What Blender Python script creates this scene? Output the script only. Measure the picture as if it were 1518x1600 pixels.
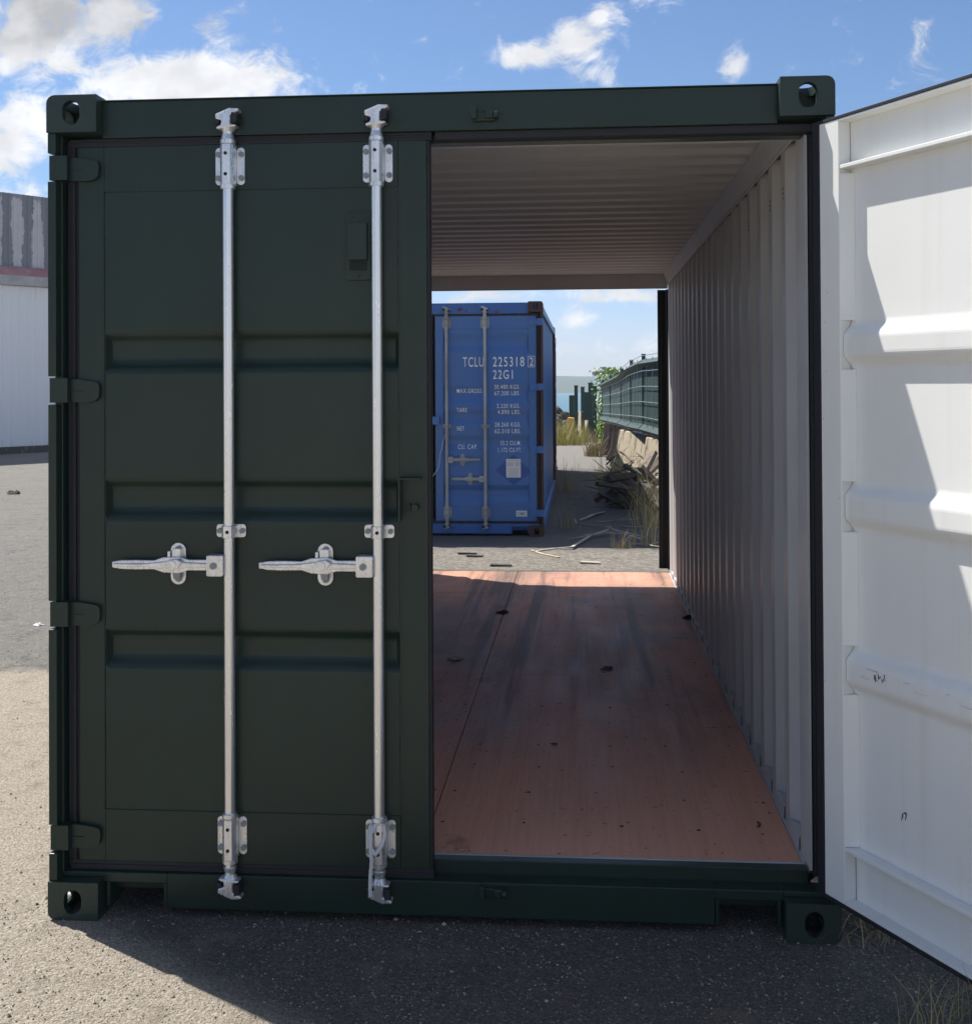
import bpy, bmesh, math, random
from mathutils import Vector, Matrix, noise
R = math.radians
random.seed(7)
for o in list(bpy.data.objects): bpy.data.objects.remove(o)
scene = bpy.context.scene
col = scene.collection

# ------------------------------------------------------------------ camera
cd = bpy.data.cameras.new('camera'); cam = bpy.data.objects.new('camera', cd); col.objects.link(cam)
cam.location = (1.6776, -3.60595, 1.6689)
cam.rotation_euler = (1.57982, .00533, .07984)
cd.sensor_fit = 'VERTICAL'; cd.sensor_height = 36; cd.lens = 1850.38/1600*36
cd.shift_x = -1.5/1600; cd.shift_y = -214.85/1600
cd.clip_start = .05; cd.clip_end = 20000
scene.camera = cam

# ------------------------------------------------------------------ sun, sky, exposure
SUN_EL = 57.0
hx, hy = .840, -.543                       # horizontal direction the light travels
dirv = Vector((hx*math.cos(R(SUN_EL)), hy*math.cos(R(SUN_EL)), -math.sin(R(SUN_EL))))
ld = bpy.data.lights.new('sun', 'SUN'); ld.energy = 5.0; ld.angle = R(.5); ld.color = (1, .955, .88)
sun = bpy.data.objects.new('sun', ld); col.objects.link(sun); sun.location = (-5, 4, 20)
sun.rotation_euler = dirv.to_track_quat('-Z', 'Y').to_euler()
scene.view_settings.view_transform = 'Standard'; scene.view_settings.look = 'None'
scene.view_settings.exposure = 0.62; scene.view_settings.gamma = 1
scene.render.resolution_x = 971; scene.render.resolution_y = 1024

world = bpy.data.worlds.new('World'); scene.world = world; world.use_nodes = True
class NT:
    """small node helper"""
    def __init__(s, tree): s.t = tree; s.n = tree.nodes; s.l = tree.links
    def node(s, typ, **kw):
        n = s.n.new(typ)
        for k, v in kw.items():
            if k.startswith('i_'):
                key = k[2:]; key = int(key) if key.isdigit() else key.replace('_', ' ')
                s.put(n.inputs[key], v)
            else: setattr(n, k, v)
        return n
    def put(s, sock, v):
        if isinstance(v, bpy.types.NodeSocket): s.l.new(v, sock)
        else: sock.default_value = v
    def math(s, op, a, b=0., c=None, clamp=False):
        n = s.n.new('ShaderNodeMath'); n.operation = op; n.use_clamp = clamp
        s.put(n.inputs[0], a); s.put(n.inputs[1], b)
        if c is not None: s.put(n.inputs[2], c)
        return n.outputs[0]
    def mix(s, f, a, b):
        n = s.n.new('ShaderNodeMix'); n.data_type = 'RGBA'
        s.put(n.inputs[0], f); s.put(n.inputs[6], c4(a)); s.put(n.inputs[7], c4(b)); return n.outputs[2]
    def ramp(s, f, lo, hi):
        n = s.n.new('ShaderNodeMapRange'); n.interpolation_type = 'SMOOTHSTEP'
        s.put(n.inputs[0], f); n.inputs[1].default_value = lo; n.inputs[2].default_value = hi; return n.outputs[0]
    def noise(s, vec, scale, detail=4, rough=.55, dist=0):
        n = s.n.new('ShaderNodeTexNoise'); n.inputs['Scale'].default_value = scale; n.inputs['Detail'].default_value = detail
        n.inputs['Roughness'].default_value = rough; n.inputs['Distortion'].default_value = dist
        s.l.new(vec, n.inputs['Vector']); return n.outputs[0]
    def mapping(s, vec, scale=(1,1,1), loc=(0,0,0), rot=(0,0,0)):
        n = s.n.new('ShaderNodeMapping'); n.inputs[1].default_value = loc; n.inputs[2].default_value = rot; n.inputs[3].default_value = scale
        s.l.new(vec, n.inputs[0]); return n.outputs[0]
def c4(c):
    return c if isinstance(c, bpy.types.NodeSocket) or len(c) == 4 else (*c, 1)

W = NT(world.node_tree); W.n.clear()
sky = W.node('ShaderNodeTexSky', sky_type='NISHITA', sun_disc=False)
sky.sun_elevation = R(SUN_EL); sky.sun_rotation = math.atan2(-hx, -hy)
sky.altitude = 0; sky.air_density = 1.0; sky.dust_density = .4; sky.ozone_density = 1.6
tc = W.node('ShaderNodeTexCoord')
sep = W.node('ShaderNodeSeparateXYZ', i_0=tc.outputs['Generated'])
yy = W.math('MAXIMUM', W.math('ABSOLUTE', sep.outputs[1]), .05)
a_ = W.math('DIVIDE', sep.outputs[0], yy); b_ = W.math('DIVIDE', sep.outputs[2], yy)
front = W.math('GREATER_THAN', sep.outputs[1], 0.)
# cloud banks: centre and size in (x/y, z/y) of the sky direction, weight
blobs = [(-.475,.312,.09,.055,1.35),(-.41,.322,.055,.035,1.0),(-.345,.264,.10,.026,1.7),(-.40,.255,.05,.02,1.2),(-.285,.254,.035,.012,1.1),(-.315,.302,.045,.022,.74),(-.51,.215,.045,.035,1.5),(-.475,.225,.025,.022,1.1),
         (-.51,.17,.06,.03,1.2),(.0,.290,.032,.020,1.25),(-.045,.280,.038,.012,1.05),(.018,.308,.018,.024,1.1),(.010,.264,.022,.014,1.05),(.012,.278,.022,.016,1.1),
         (-.107,.272,.012,.014,.78),(-.098,.281,.008,.008,.6),(.128,.266,.010,.016,.78),(.131,.279,.007,.010,.6),(.072,.322,.03,.01,.8),(.28,.292,.015,.02,.66),(.245,.325,.03,.015,.6),
         (.03,.076,.07,.01,.85),(-.09,.075,.03,.008,.7),(-.005,.058,.018,.014,.8),(.045,.032,.05,.022,.66),(-.012,.03,.03,.02,.62)]
acc = None
for (a0, b0, sa, sb, w) in blobs:
    u = W.math('MULTIPLY', W.math('SUBTRACT', a_, a0), 1/sa); v = W.math('MULTIPLY', W.math('SUBTRACT', b_, b0), 1/sb)
    r2 = W.math('MULTIPLY_ADD', u, u, W.math('MULTIPLY', v, v))
    g = W.math('MULTIPLY', W.math('POWER', 2.718, W.math('MULTIPLY', r2, -.8)), w)
    acc = g if acc is None else W.math('MAXIMUM', acc, g)
acc = W.math('MULTIPLY', acc, front)
cv = W.node('ShaderNodeCombineXYZ', i_0=a_, i_1=b_, i_2=sep.outputs[1]).outputs[0]
n1 = W.noise(W.mapping(cv, (1,1.3,1)), 24, 7, .64, .6); n2 = W.noise(W.mapping(cv, (1,1.3,1), (3,1,2)), 5, 3, .5)
ov = W.noise(W.mapping(tc.outputs['Generated'], (1,1,1), (.3,.7,.1)), 2.4, 5, .6)          # unseen broken cloud overhead and behind the viewer, added to whiten the fill light
away = W.math('MAXIMUM', W.ramp(b_, .40, .75), W.ramp(sep.outputs[1], .1, -.1))
acc = W.math('MAXIMUM', acc, W.math('MULTIPLY', W.math('MULTIPLY', W.ramp(ov, .42, .60), away), 1.2))
dens = W.math('ADD', acc, W.math('MULTIPLY', W.math('SUBTRACT', n1, .5), 2.9))
dens = W.math('ADD', dens, W.math('MULTIPLY', W.math('SUBTRACT', n2, .5), .25))
cm = W.ramp(dens, .34, 1.2)
thick = W.ramp(W.math('SUBTRACT', dens, W.math('MULTIPLY', n2, .5)), .35, 1.5)
gsh = W.noise(W.mapping(cv, (1,1.4,1), (.01,.012,0)), 13, 5, .55)
lum = W.math('MULTIPLY_ADD', W.ramp(gsh, .38, .66), 1.8, 6.0)
greyu = W.math('MULTIPLY', W.ramp(b_, .285, .31), W.ramp(a_, -.2, -.35))          # greyer bank at the upper left
lum = W.math('SUBTRACT', lum, W.math('MULTIPLY', greyu, 2.2))
ccol = W.node('ShaderNodeCombineXYZ', i_0=W.math('MULTIPLY', lum, .985), i_1=lum, i_2=W.math('MULTIPLY', lum, 1.04)).outputs[0]
hz = W.mix(W.ramp(b_, -.02, .16), (.78,.86,1.28), (.66,.77,.93))
skm = W.node('ShaderNodeMix', data_type='RGBA', blend_type='MULTIPLY'); W.put(skm.inputs[0], 1.); W.l.new(sky.outputs[0], skm.inputs[6]); W.l.new(hz, skm.inputs[7])
fin = W.mix(cm, skm.outputs[2], ccol)
bg = W.node('ShaderNodeBackground', i_0=fin, i_1=.088)
W.l.new(bg.outputs[0], W.node('ShaderNodeOutputWorld').inputs[0])

# ------------------------------------------------------------------ materials
def mat(name):
    m = bpy.data.materials.new(name); m.use_nodes = True
    N = NT(m.node_tree); b = m.node_tree.nodes['Principled BSDF']; return m, N, b
def coords(N, kind='Object'): return N.node('ShaderNodeTexCoord').outputs[kind]
def pos(N): return N.node('ShaderNodeNewGeometry').outputs['Position']
def bump(N, b, h, strength=.3, dist=.01):
    n = N.node('ShaderNodeBump'); n.inputs['Strength'].default_value = strength; n.inputs['Distance'].default_value = dist
    N.l.new(h, n.inputs['Height']); N.l.new(n.outputs[0], b.inputs['Normal'])
def paint(name, c, c2=None, rough=.42, var=.5, scratch=None, spec=.5, bstr=.12, dust=None):
    m, N, b = mat(name); p = pos(N)
    c2 = c2 or tuple(x*.82 for x in c)
    f = N.ramp(N.noise(p, 2.3, 5, .6), .3, .7)
    k = N.mix(N.math('MULTIPLY', f, var), c, c2)
    if dust:                                     # rain streaks and dust of their own shape
        s = N.ramp(N.noise(N.mapping(p, (22, 22, .9)), 1, 5, .6), .52, .8)
        k = N.mix(N.math('MULTIPLY', s, .35), k, dust)
    if scratch:
        s = N.ramp(N.noise(N.mapping(p, (9, 9, 26)), 1.6, 9, .72), .72, .75)
        k = N.mix(s, k, scratch)
    N.put(b.inputs['Base Color'], k)
    N.put(b.inputs['Roughness'], N.math('MULTIPLY_ADD', N.noise(p, 14, 4), .18, rough-.09))
    b.inputs['Specular IOR Level'].default_value = spec
    bump(N, b, N.math('ADD', N.noise(p, 5, 2), N.math('MULTIPLY', N.noise(p, 160, 2), .06)), bstr, .006)
    return m
M = {}
M['green'] = paint('green_paint', (.016,.034,.026), (.012,.026,.020), .34, .8, bstr=.22, dust=(.026,.042,.034), scratch=(.045,.06,.052), spec=.36)
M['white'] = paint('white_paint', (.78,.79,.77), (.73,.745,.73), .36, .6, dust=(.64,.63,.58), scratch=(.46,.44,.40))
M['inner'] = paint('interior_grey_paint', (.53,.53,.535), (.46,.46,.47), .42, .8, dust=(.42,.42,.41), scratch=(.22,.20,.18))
M['rubber'] = paint('black_rubber', (.010,.012,.018), rough=.6)
M['black'] = paint('black_cavity', (.006,.006,.006), rough=.8)
M['blue'] = paint('blue_paint', (.058,.16,.42), (.075,.165,.37), .42, .9, dust=(.10,.19,.38), scratch=(.03,.06,.15))
M['fence_green'] = paint('fence_green', (.016,.058,.048), rough=.45)
M['fence_screen'] = paint('fence_screening', (.035,.068,.060), (.028,.052,.046), .6, 1)
M['pale_steel'] = paint('pale_painted_steel', (.45,.52,.56), rough=.5)
M['mesh_wire'] = paint('green_coated_wire', (.26,.36,.34), rough=.5)
M['label'] = paint('white_sticker', (.72,.72,.72), rough=.6, bstr=.0)
def chipped():
    m, N, b = mat('chipped_white_lettering'); p = pos(N)
    f = N.ramp(N.noise(p, 60, 6, .75), .60, .66); N.put(b.inputs['Base Color'], N.mix(f, (.86,.88,.88), (.12,.22,.46))); b.inputs['Roughness'].default_value = .5; return m
M['letter'] = chipped()
M['ink'] = paint('dark_ink', (.08,.09,.12), rough=.6, bstr=0)
M['ink_soft'] = paint('faded_ink', (.42,.43,.46), rough=.6, bstr=0)
M['letter'] = paint('white_lettering', (.86,.88,.88), rough=.5, bstr=0)
M['yellow'] = paint('yellow_paint', (.62,.38,.05), (.45,.28,.06), .7, .8)
M['rope'] = paint('grey_rope', (.6,.61,.62), rough=.8)
M['plastic_white'] = paint('white_plastic_scrap', (.75,.75,.74), rough=.5)
M['chip'] = paint('pale_wood_chip', (.55,.42,.28), rough=.8)
M['cardboard'] = paint('weathered_wood', (.46,.41,.34), (.26,.22,.18), .85, .9)
M['slat'] = paint('dark_board', (.045,.042,.042), (.09,.08,.075), .7, .9)
M['leaf'] = paint('bright_leaf', (.26,.40,.05), (.12,.24,.03), .5, 1)
M['stem'] = paint('woody_stem', (.15,.11,.07), rough=.8)
M['dark_diamond'] = paint('old_placard_dark_blue', (.035,.095,.30), rough=.45, bstr=0)  # darker blue of the diamond on the door

def galv():
    m, N, b = mat('galvanised_steel'); p = coords(N)
    v = N.node('ShaderNodeTexVoronoi'); v.inputs['Scale'].default_value = 90; N.l.new(p, v.inputs['Vector'])
    f = N.math('MULTIPLY_ADD', N.noise(N.mapping(pos(N), (1,1,.25)), 40, 4), .85, N.math('MULTIPLY', v.outputs['Distance'], .10))
    N.put(b.inputs['Base Color'], N.mix(N.ramp(f, .25, .75), (.60,.615,.63), (.88,.885,.89)))
    b.inputs['Metallic'].default_value = .7
    N.put(b.inputs['Roughness'], N.math('MULTIPLY_ADD', f, .30, .14))
    bump(N, b, N.noise(p, 60, 3), .05, .002)
    return m
M['galv'] = galv()
M['bolt'] = paint('dull_zinc_bolt', (.26,.28,.30), rough=.5)
M['zinc'] = paint('dull_weathered_zinc', (.42,.43,.42), (.25,.24,.23), .6, 1)

def galv_tube():
    m, N, b = mat('galvanised_tube'); p = pos(N)
    f = N.noise(N.mapping(p, (1,1,.12)), 60, 4, .6)
    N.put(b.inputs['Base Color'], N.mix(f, (.66,.675,.69), (.86,.87,.88))); b.inputs['Metallic'].default_value = .8
    N.put(b.inputs['Roughness'], N.math('MULTIPLY_ADD', f, .16, .17)); return m
M['galv_tube'] = galv_tube()

def rust_paint(name, base, rust=(.16,.065,.035), lo=.42, hi=.55, sc=7):
    m, N, b = mat(name); p = pos(N)
    f = N.ramp(N.noise(p, sc, 8, .68), lo, hi)
    r = N.mix(N.noise(p, 35, 4), rust, tuple(x*.45 for x in rust))
    N.put(b.inputs['Base Color'], N.mix(f, base, r)); N.put(b.inputs['Roughness'], N.math('MULTIPLY_ADD', f, .4, .45))
    bump(N, b, N.noise(p, 60, 4), .4, .004); return m
M['rust'] = rust_paint('rusted_steel', (.05,.12,.28), (.11,.055,.038), lo=.22, hi=.42)
M['blue_worn'] = rust_paint('rust_streaked_blue', (.045,.135,.38), lo=.58, hi=.66, sc=9)
M['rust_gasket'] = rust_paint('grimy_gasket', (.015,.015,.02), (.10,.07,.05), .5, .62, 14)
M['green_chipped'] = rust_paint('chipped_green', (.016,.034,.026), (.14,.06,.04), .70, .74, 16)

def plywood():
    m, N, b = mat('red_brown_plywood'); p = pos(N)
    sp = N.node('ShaderNodeSeparateXYZ', i_0=p)
    grain = N.noise(N.mapping(p, (55, 1.1, 1)), 1, 6, .65)
    fine = N.noise(N.mapping(p, (260, 5, 1)), 1, 3, .6)
    k = N.mix(N.ramp(grain, .3, .75), (.78,.375,.25), (.69,.325,.215))
    k = N.mix(N.math('MULTIPLY', N.ramp(fine, .45, .8), .2), k, (.25,.11,.08))
    far = N.ramp(sp.outputs[1], .7, 2.3)
    blot = N.ramp(N.noise(N.mapping(p, (1.5, .9, 1), (.3,.2,0)), 1, 7, .66), .36, .66)
    k = N.mix(N.math('MULTIPLY', N.math('MULTIPLY_ADD', blot, .72, .20), far), k, (.29,.195,.155))       # worn grey traffic
    st = N.noise(N.mapping(p, (8, .3, 1), (1.7,0,0)), 1, 5, .6)
    k = N.mix(N.math('MULTIPLY', N.math('MULTIPLY', N.ramp(st, .50, .66), far), .8), k, (.14,.10,.085))   # tyre streaks
    sc = N.ramp(N.noise(N.mapping(p, (16, 3.5, 1), (.0,3.3,0)), 1.1, 7, .75), .60, .80)
    k = N.mix(N.math('MULTIPLY', sc, .7), k, (.56,.42,.35))                                          # pale scuffs
    cr = N.ramp(N.noise(N.mapping(p, (.8, 45, 1)), 1, 4, .6), .60, .8)
    k = N.mix(N.math('MULTIPLY', cr, .25), k, (.12,.06,.05))
    oil = N.ramp(N.noise(N.mapping(p, (2.2, 1.5, 1), (7,5,0)), 1.2, 6, .7), .62, .74)
    k = N.mix(N.math('MULTIPLY', oil, .6), k, (.05,.035,.035))
    dots = N.ramp(N.noise(p, 38, 3, .6), .67, .70)
    k = N.mix(N.math('MULTIPLY', dots, .75), k, (.045,.02,.018))
    N.put(b.inputs['Base Color'], k)
    N.put(b.inputs['Roughness'], N.math('MULTIPLY_ADD', N.noise(N.mapping(p, (9,1.5,1)), 1, 4), .35, .38))
    b.inputs['Specular IOR Level'].default_value = .3
    bump(N, b, N.math('ADD', grain, fine), .15, .002); return m
M['plywood'] = plywood()

def ground_mat():
    m, N, b = mat('asphalt_worn_concrete_painted_shade'); p = pos(N)
    sp = N.node('ShaderNodeSeparateXYZ', i_0=p); x, y = sp.outputs[0], sp.outputs[1]
    big = N.noise(p, .9, 6, .62); mid = N.noise(p, 7, 6, .65)
    v1 = N.node('ShaderNodeTexVoronoi'); v1.inputs['Scale'].default_value = 150; N.l.new(N.mapping(p, (1,1,1)), v1.inputs['Vector'])
    v2 = N.node('ShaderNodeTexVoronoi'); v2.inputs['Scale'].default_value = 260; N.l.new(p, v2.inputs['Vector'])
    v3 = N.node('ShaderNodeTexVoronoi'); v3.inputs['Scale'].default_value = 34; N.l.new(p, v3.inputs['Vector'])
    cl = lambda v: N.node('ShaderNodeSeparateColor', i_0=v.outputs['Color']).outputs[0]
    sv, sv2, sv3 = cl(v1), cl(v2), cl(v3)
    fine = N.noise(p, 90, 6, .72); pit = N.noise(p, 42, 5, .7)
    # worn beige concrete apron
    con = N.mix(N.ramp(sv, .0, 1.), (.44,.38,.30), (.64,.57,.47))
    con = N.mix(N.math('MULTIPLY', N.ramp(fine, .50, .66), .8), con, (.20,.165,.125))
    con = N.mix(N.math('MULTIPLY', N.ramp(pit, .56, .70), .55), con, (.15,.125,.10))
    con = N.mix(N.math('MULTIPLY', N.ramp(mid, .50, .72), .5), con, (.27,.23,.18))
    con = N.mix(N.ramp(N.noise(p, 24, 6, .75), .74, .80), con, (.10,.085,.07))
    # dark asphalt, which also deepens the green container's shade
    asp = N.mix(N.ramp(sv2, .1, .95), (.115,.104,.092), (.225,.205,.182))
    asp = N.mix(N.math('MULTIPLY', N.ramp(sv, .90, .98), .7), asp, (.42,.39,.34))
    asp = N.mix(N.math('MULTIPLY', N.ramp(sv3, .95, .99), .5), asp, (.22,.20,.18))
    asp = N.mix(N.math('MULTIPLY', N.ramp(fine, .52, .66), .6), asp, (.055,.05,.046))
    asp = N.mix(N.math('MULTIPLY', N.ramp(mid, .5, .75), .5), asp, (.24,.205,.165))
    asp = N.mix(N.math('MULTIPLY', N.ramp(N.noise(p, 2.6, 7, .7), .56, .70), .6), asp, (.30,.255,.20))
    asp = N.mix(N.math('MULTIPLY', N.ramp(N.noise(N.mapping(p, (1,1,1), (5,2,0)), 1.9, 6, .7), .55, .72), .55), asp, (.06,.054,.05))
    # pale gravel-worn asphalt of the yard
    yard = N.mix(N.ramp(sv, .0, 1.), (.20,.19,.178), (.34,.325,.30))
    yard = N.mix(N.math('MULTIPLY', N.ramp(fine, .48, .64), .7), yard, (.11,.10,.09))
    yard = N.mix(N.math('MULTIPLY', N.ramp(big, .42, .66), .45), yard, (.29,.27,.235))
    yard = N.mix(N.math('MULTIPLY', N.ramp(N.noise(p, 5, 6, .75), .50, .66), .6), yard, (.135,.125,.115))
    yard = N.mix(N.math('MULTIPLY', N.ramp(sv3, .6, 1.), .35), yard, (.40,.38,.35)); yard = N.mix(N.math('MULTIPLY', N.ramp(pit, .54, .68), .6), yard, (.10,.095,.09))
    yard = N.mix(N.math('MULTIPLY', N.ramp(N.math('ADD', y, mid), 8.7, 9.6), N.math('MULTIPLY', N.ramp(x, -4., -2.), .8)), yard, N.mix(mid, (.12,.115,.115), (.21,.195,.185)))  # darker from the blue container's shadow edge on: shade put into the colour
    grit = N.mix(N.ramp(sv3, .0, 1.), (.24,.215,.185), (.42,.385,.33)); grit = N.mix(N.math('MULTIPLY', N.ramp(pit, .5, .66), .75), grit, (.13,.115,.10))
    gf = N.math('MULTIPLY', N.math('MULTIPLY', N.ramp(y, 5.2, 5.6), N.ramp(N.math('ADD', y, N.math('MULTIPLY', mid, .8)), 9.0, 8.5)), N.ramp(x, -.8, -.2))  # pale grit kept to the sunlit strip, sunlight painted up to the shadow
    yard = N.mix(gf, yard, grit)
    past_shadow = N.math('MULTIPLY', N.ramp(y, 19.5, 20.5), N.ramp(x, -1., 0.)); yard = N.mix(N.math('MULTIPLY', past_shadow, .8), yard, N.mix(mid, (.26,.245,.23), (.36,.335,.30)))  # paler again beyond the shadow's far end, sunshine in the base colour
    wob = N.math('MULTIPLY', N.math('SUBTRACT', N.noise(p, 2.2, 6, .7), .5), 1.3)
    inA = N.math('MULTIPLY', N.ramp(N.math('MULTIPLY_ADD', y, 1.35, N.math('MULTIPLY_ADD', wob, .22, x)), .34, .02), N.ramp(N.math('ADD', N.math('MULTIPLY_ADD', wob, .9, y), N.math('MULTIPLY', mid, .25)), 3.45, 3.1))  # concrete edge slanted along the container's shadow, so the shaded ground is painted darker
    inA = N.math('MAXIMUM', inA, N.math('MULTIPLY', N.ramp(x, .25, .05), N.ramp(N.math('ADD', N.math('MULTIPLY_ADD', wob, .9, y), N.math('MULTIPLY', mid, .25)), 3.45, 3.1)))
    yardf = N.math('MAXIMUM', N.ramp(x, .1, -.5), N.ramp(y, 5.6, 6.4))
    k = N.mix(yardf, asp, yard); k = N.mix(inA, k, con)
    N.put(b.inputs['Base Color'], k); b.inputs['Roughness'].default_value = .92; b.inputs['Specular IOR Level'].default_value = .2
    h = N.math('ADD', N.math('MULTIPLY', v1.outputs['Distance'], -.35), N.math('ADD', N.math('MULTIPLY', fine, 1.0), N.math('MULTIPLY_ADD', pit, 1.2, N.math('MULTIPLY', mid, .5))))
    bump(N, b, h, 1., .022); return m
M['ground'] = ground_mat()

def conc(name, c1, c2, stain, lo=.55, hi=.62, zs=.5):
    m, N, b = mat(name); p = pos(N)
    k = N.mix(N.noise(p, 3, 6, .65), c1, c2)
    k = N.mix(N.ramp(N.noise(N.mapping(p, (1,1,zs)), 7, 7, .7), lo, hi), k, stain)
    N.put(b.inputs['Base Color'], k); b.inputs['Roughness'].default_value = .9
    bump(N, b, N.noise(p, 40, 5, .7), .5, .01); return m
M['barrier'] = conc('stained_concrete', (.50,.43,.31), (.34,.29,.21), (.06,.052,.042), .52, .62, .35)
M['barrier_red'] = conc('reddish_stained_concrete', (.13,.10,.085), (.20,.155,.13), (.05,.042,.038))
M['rock'] = conc('dark_lava_rock', (.10,.08,.06), (.055,.045,.04), (.16,.12,.08))
def grass_mat(name, c1, c2):
    m, N, b = mat(name); i = N.node('ShaderNodeNewGeometry').outputs['Random Per Island']
    N.put(b.inputs['Base Color'], N.mix(i, c1, c2)); b.inputs['Roughness'].default_value = .7; return m
M['straw'] = grass_mat('dry_straw', (.46,.37,.19), (.24,.21,.10))
M['straw_green'] = grass_mat('yellow_green_grass', (.62,.50,.16), (.24,.26,.07))
def gravel_mat():
    m, N, b = mat('loose_grit'); i = N.node('ShaderNodeNewGeometry').outputs['Random Per Island']
    N.put(b.inputs['Base Color'], N.mix(N.ramp(i, .1, .9), (.09,.082,.075), (.42,.37,.30))); b.inputs['Roughness'].default_value = .9; return m
M['grit'] = gravel_mat()
def water_mat():
    m, N, b = mat('sea_water'); p = pos(N)
    n = N.noise(N.mapping(p, (.05,.16,1)), 1, 6, .7)
    k = N.mix(N.ramp(n, .35, .7), (.02,.11,.14), (.06,.20,.23)); k = N.mix(N.ramp(n, .70, .76), k, (.6,.65,.66))
    N.put(b.inputs['Base Color'], k); b.inputs['Roughness'].default_value = .35
    bump(N, b, N.noise(N.mapping(p, (.5,1.4,1)), 1, 5, .6), .6, .4); return m
M['sea'] = water_mat()
M['hill'] = conc('distant_hillside', (.05,.08,.05), (.08,.10,.07), (.11,.11,.08), .5, .7, 1)
M['hill'].node_tree.nodes['Principled BSDF'].inputs['Specular IOR Level'].default_value = 0
def wall_white():
    m, N, b = mat('white_sheet_cladding'); p = pos(N); z = N.node('ShaderNodeSeparateXYZ', i_0=p).outputs[2]
    k = N.mix(N.noise(N.mapping(p, (1,1,.2)), 2, 5), (.93,.915,.88), (.87,.855,.83))
    d = N.math('MULTIPLY', N.ramp(z, 4.55, 4.1), 0.)
    st = N.math('MULTIPLY', N.ramp(N.noise(N.mapping(p, (9,9,.5)), 1, 5, .7), .5, .75), N.math('ADD', N.ramp(z, 3.9, 4.5), N.ramp(z, .5, .05)))
    k = N.mix(N.math('MULTIPLY', st, .6), k, (.30,.25,.19))
    N.put(b.inputs['Base Color'], k); b.inputs['Roughness'].default_value = .55; return m
M['clad'] = wall_white()
def peel():
    m, N, b = mat('peeling_painted_cladding'); p = coords(N)
    sp = N.node('ShaderNodeSeparateXYZ', i_0=p); x = sp.outputs[0]
    wob = N.math('MULTIPLY', N.math('SUBTRACT', N.noise(p, 5, 7, .7), .5), .45)
    s = N.math('SINE', N.math('MULTIPLY_ADD', x, 11.6, N.math('MULTIPLY', wob, 6)))
    big = N.noise(N.mapping(p, (.7,.7,.5)), 1.1, 3)
    f = N.ramp(N.math('ADD', s, N.math('MULTIPLY', N.math('SUBTRACT', big, .5), 2.2)), .0, .10)
    top = N.ramp(N.math('ADD', sp.outputs[2], N.math('MULTIPLY', wob, .8)), 6.45, 6.51)
    f = N.math('MAXIMUM', f, N.math('MULTIPLY', top, .8))
    k = N.mix(f, N.mix(N.noise(p, 3, 4), (.66,.64,.63), (.5,.49,.5)), (.24,.25,.27))
    N.put(b.inputs['Base Color'], k); b.inputs['Roughness'].default_value = .8; return m
M['peel'] = peel()
M['pink'] = paint('faded_red_gutter', (.33,.15,.17), (.42,.24,.25), .7, 1)
M['trim'] = paint('dirty_white_trim', (.5,.5,.48), (.36,.34,.30), .7, 1)
M['debris'] = conc('broken_dark_timber', (.055,.05,.045), (.10,.085,.07), (.17,.14,.11))
M['debris_light'] = conc('broken_pale_timber', (.17,.135,.11), (.24,.19,.155), (.08,.06,.05))

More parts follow.
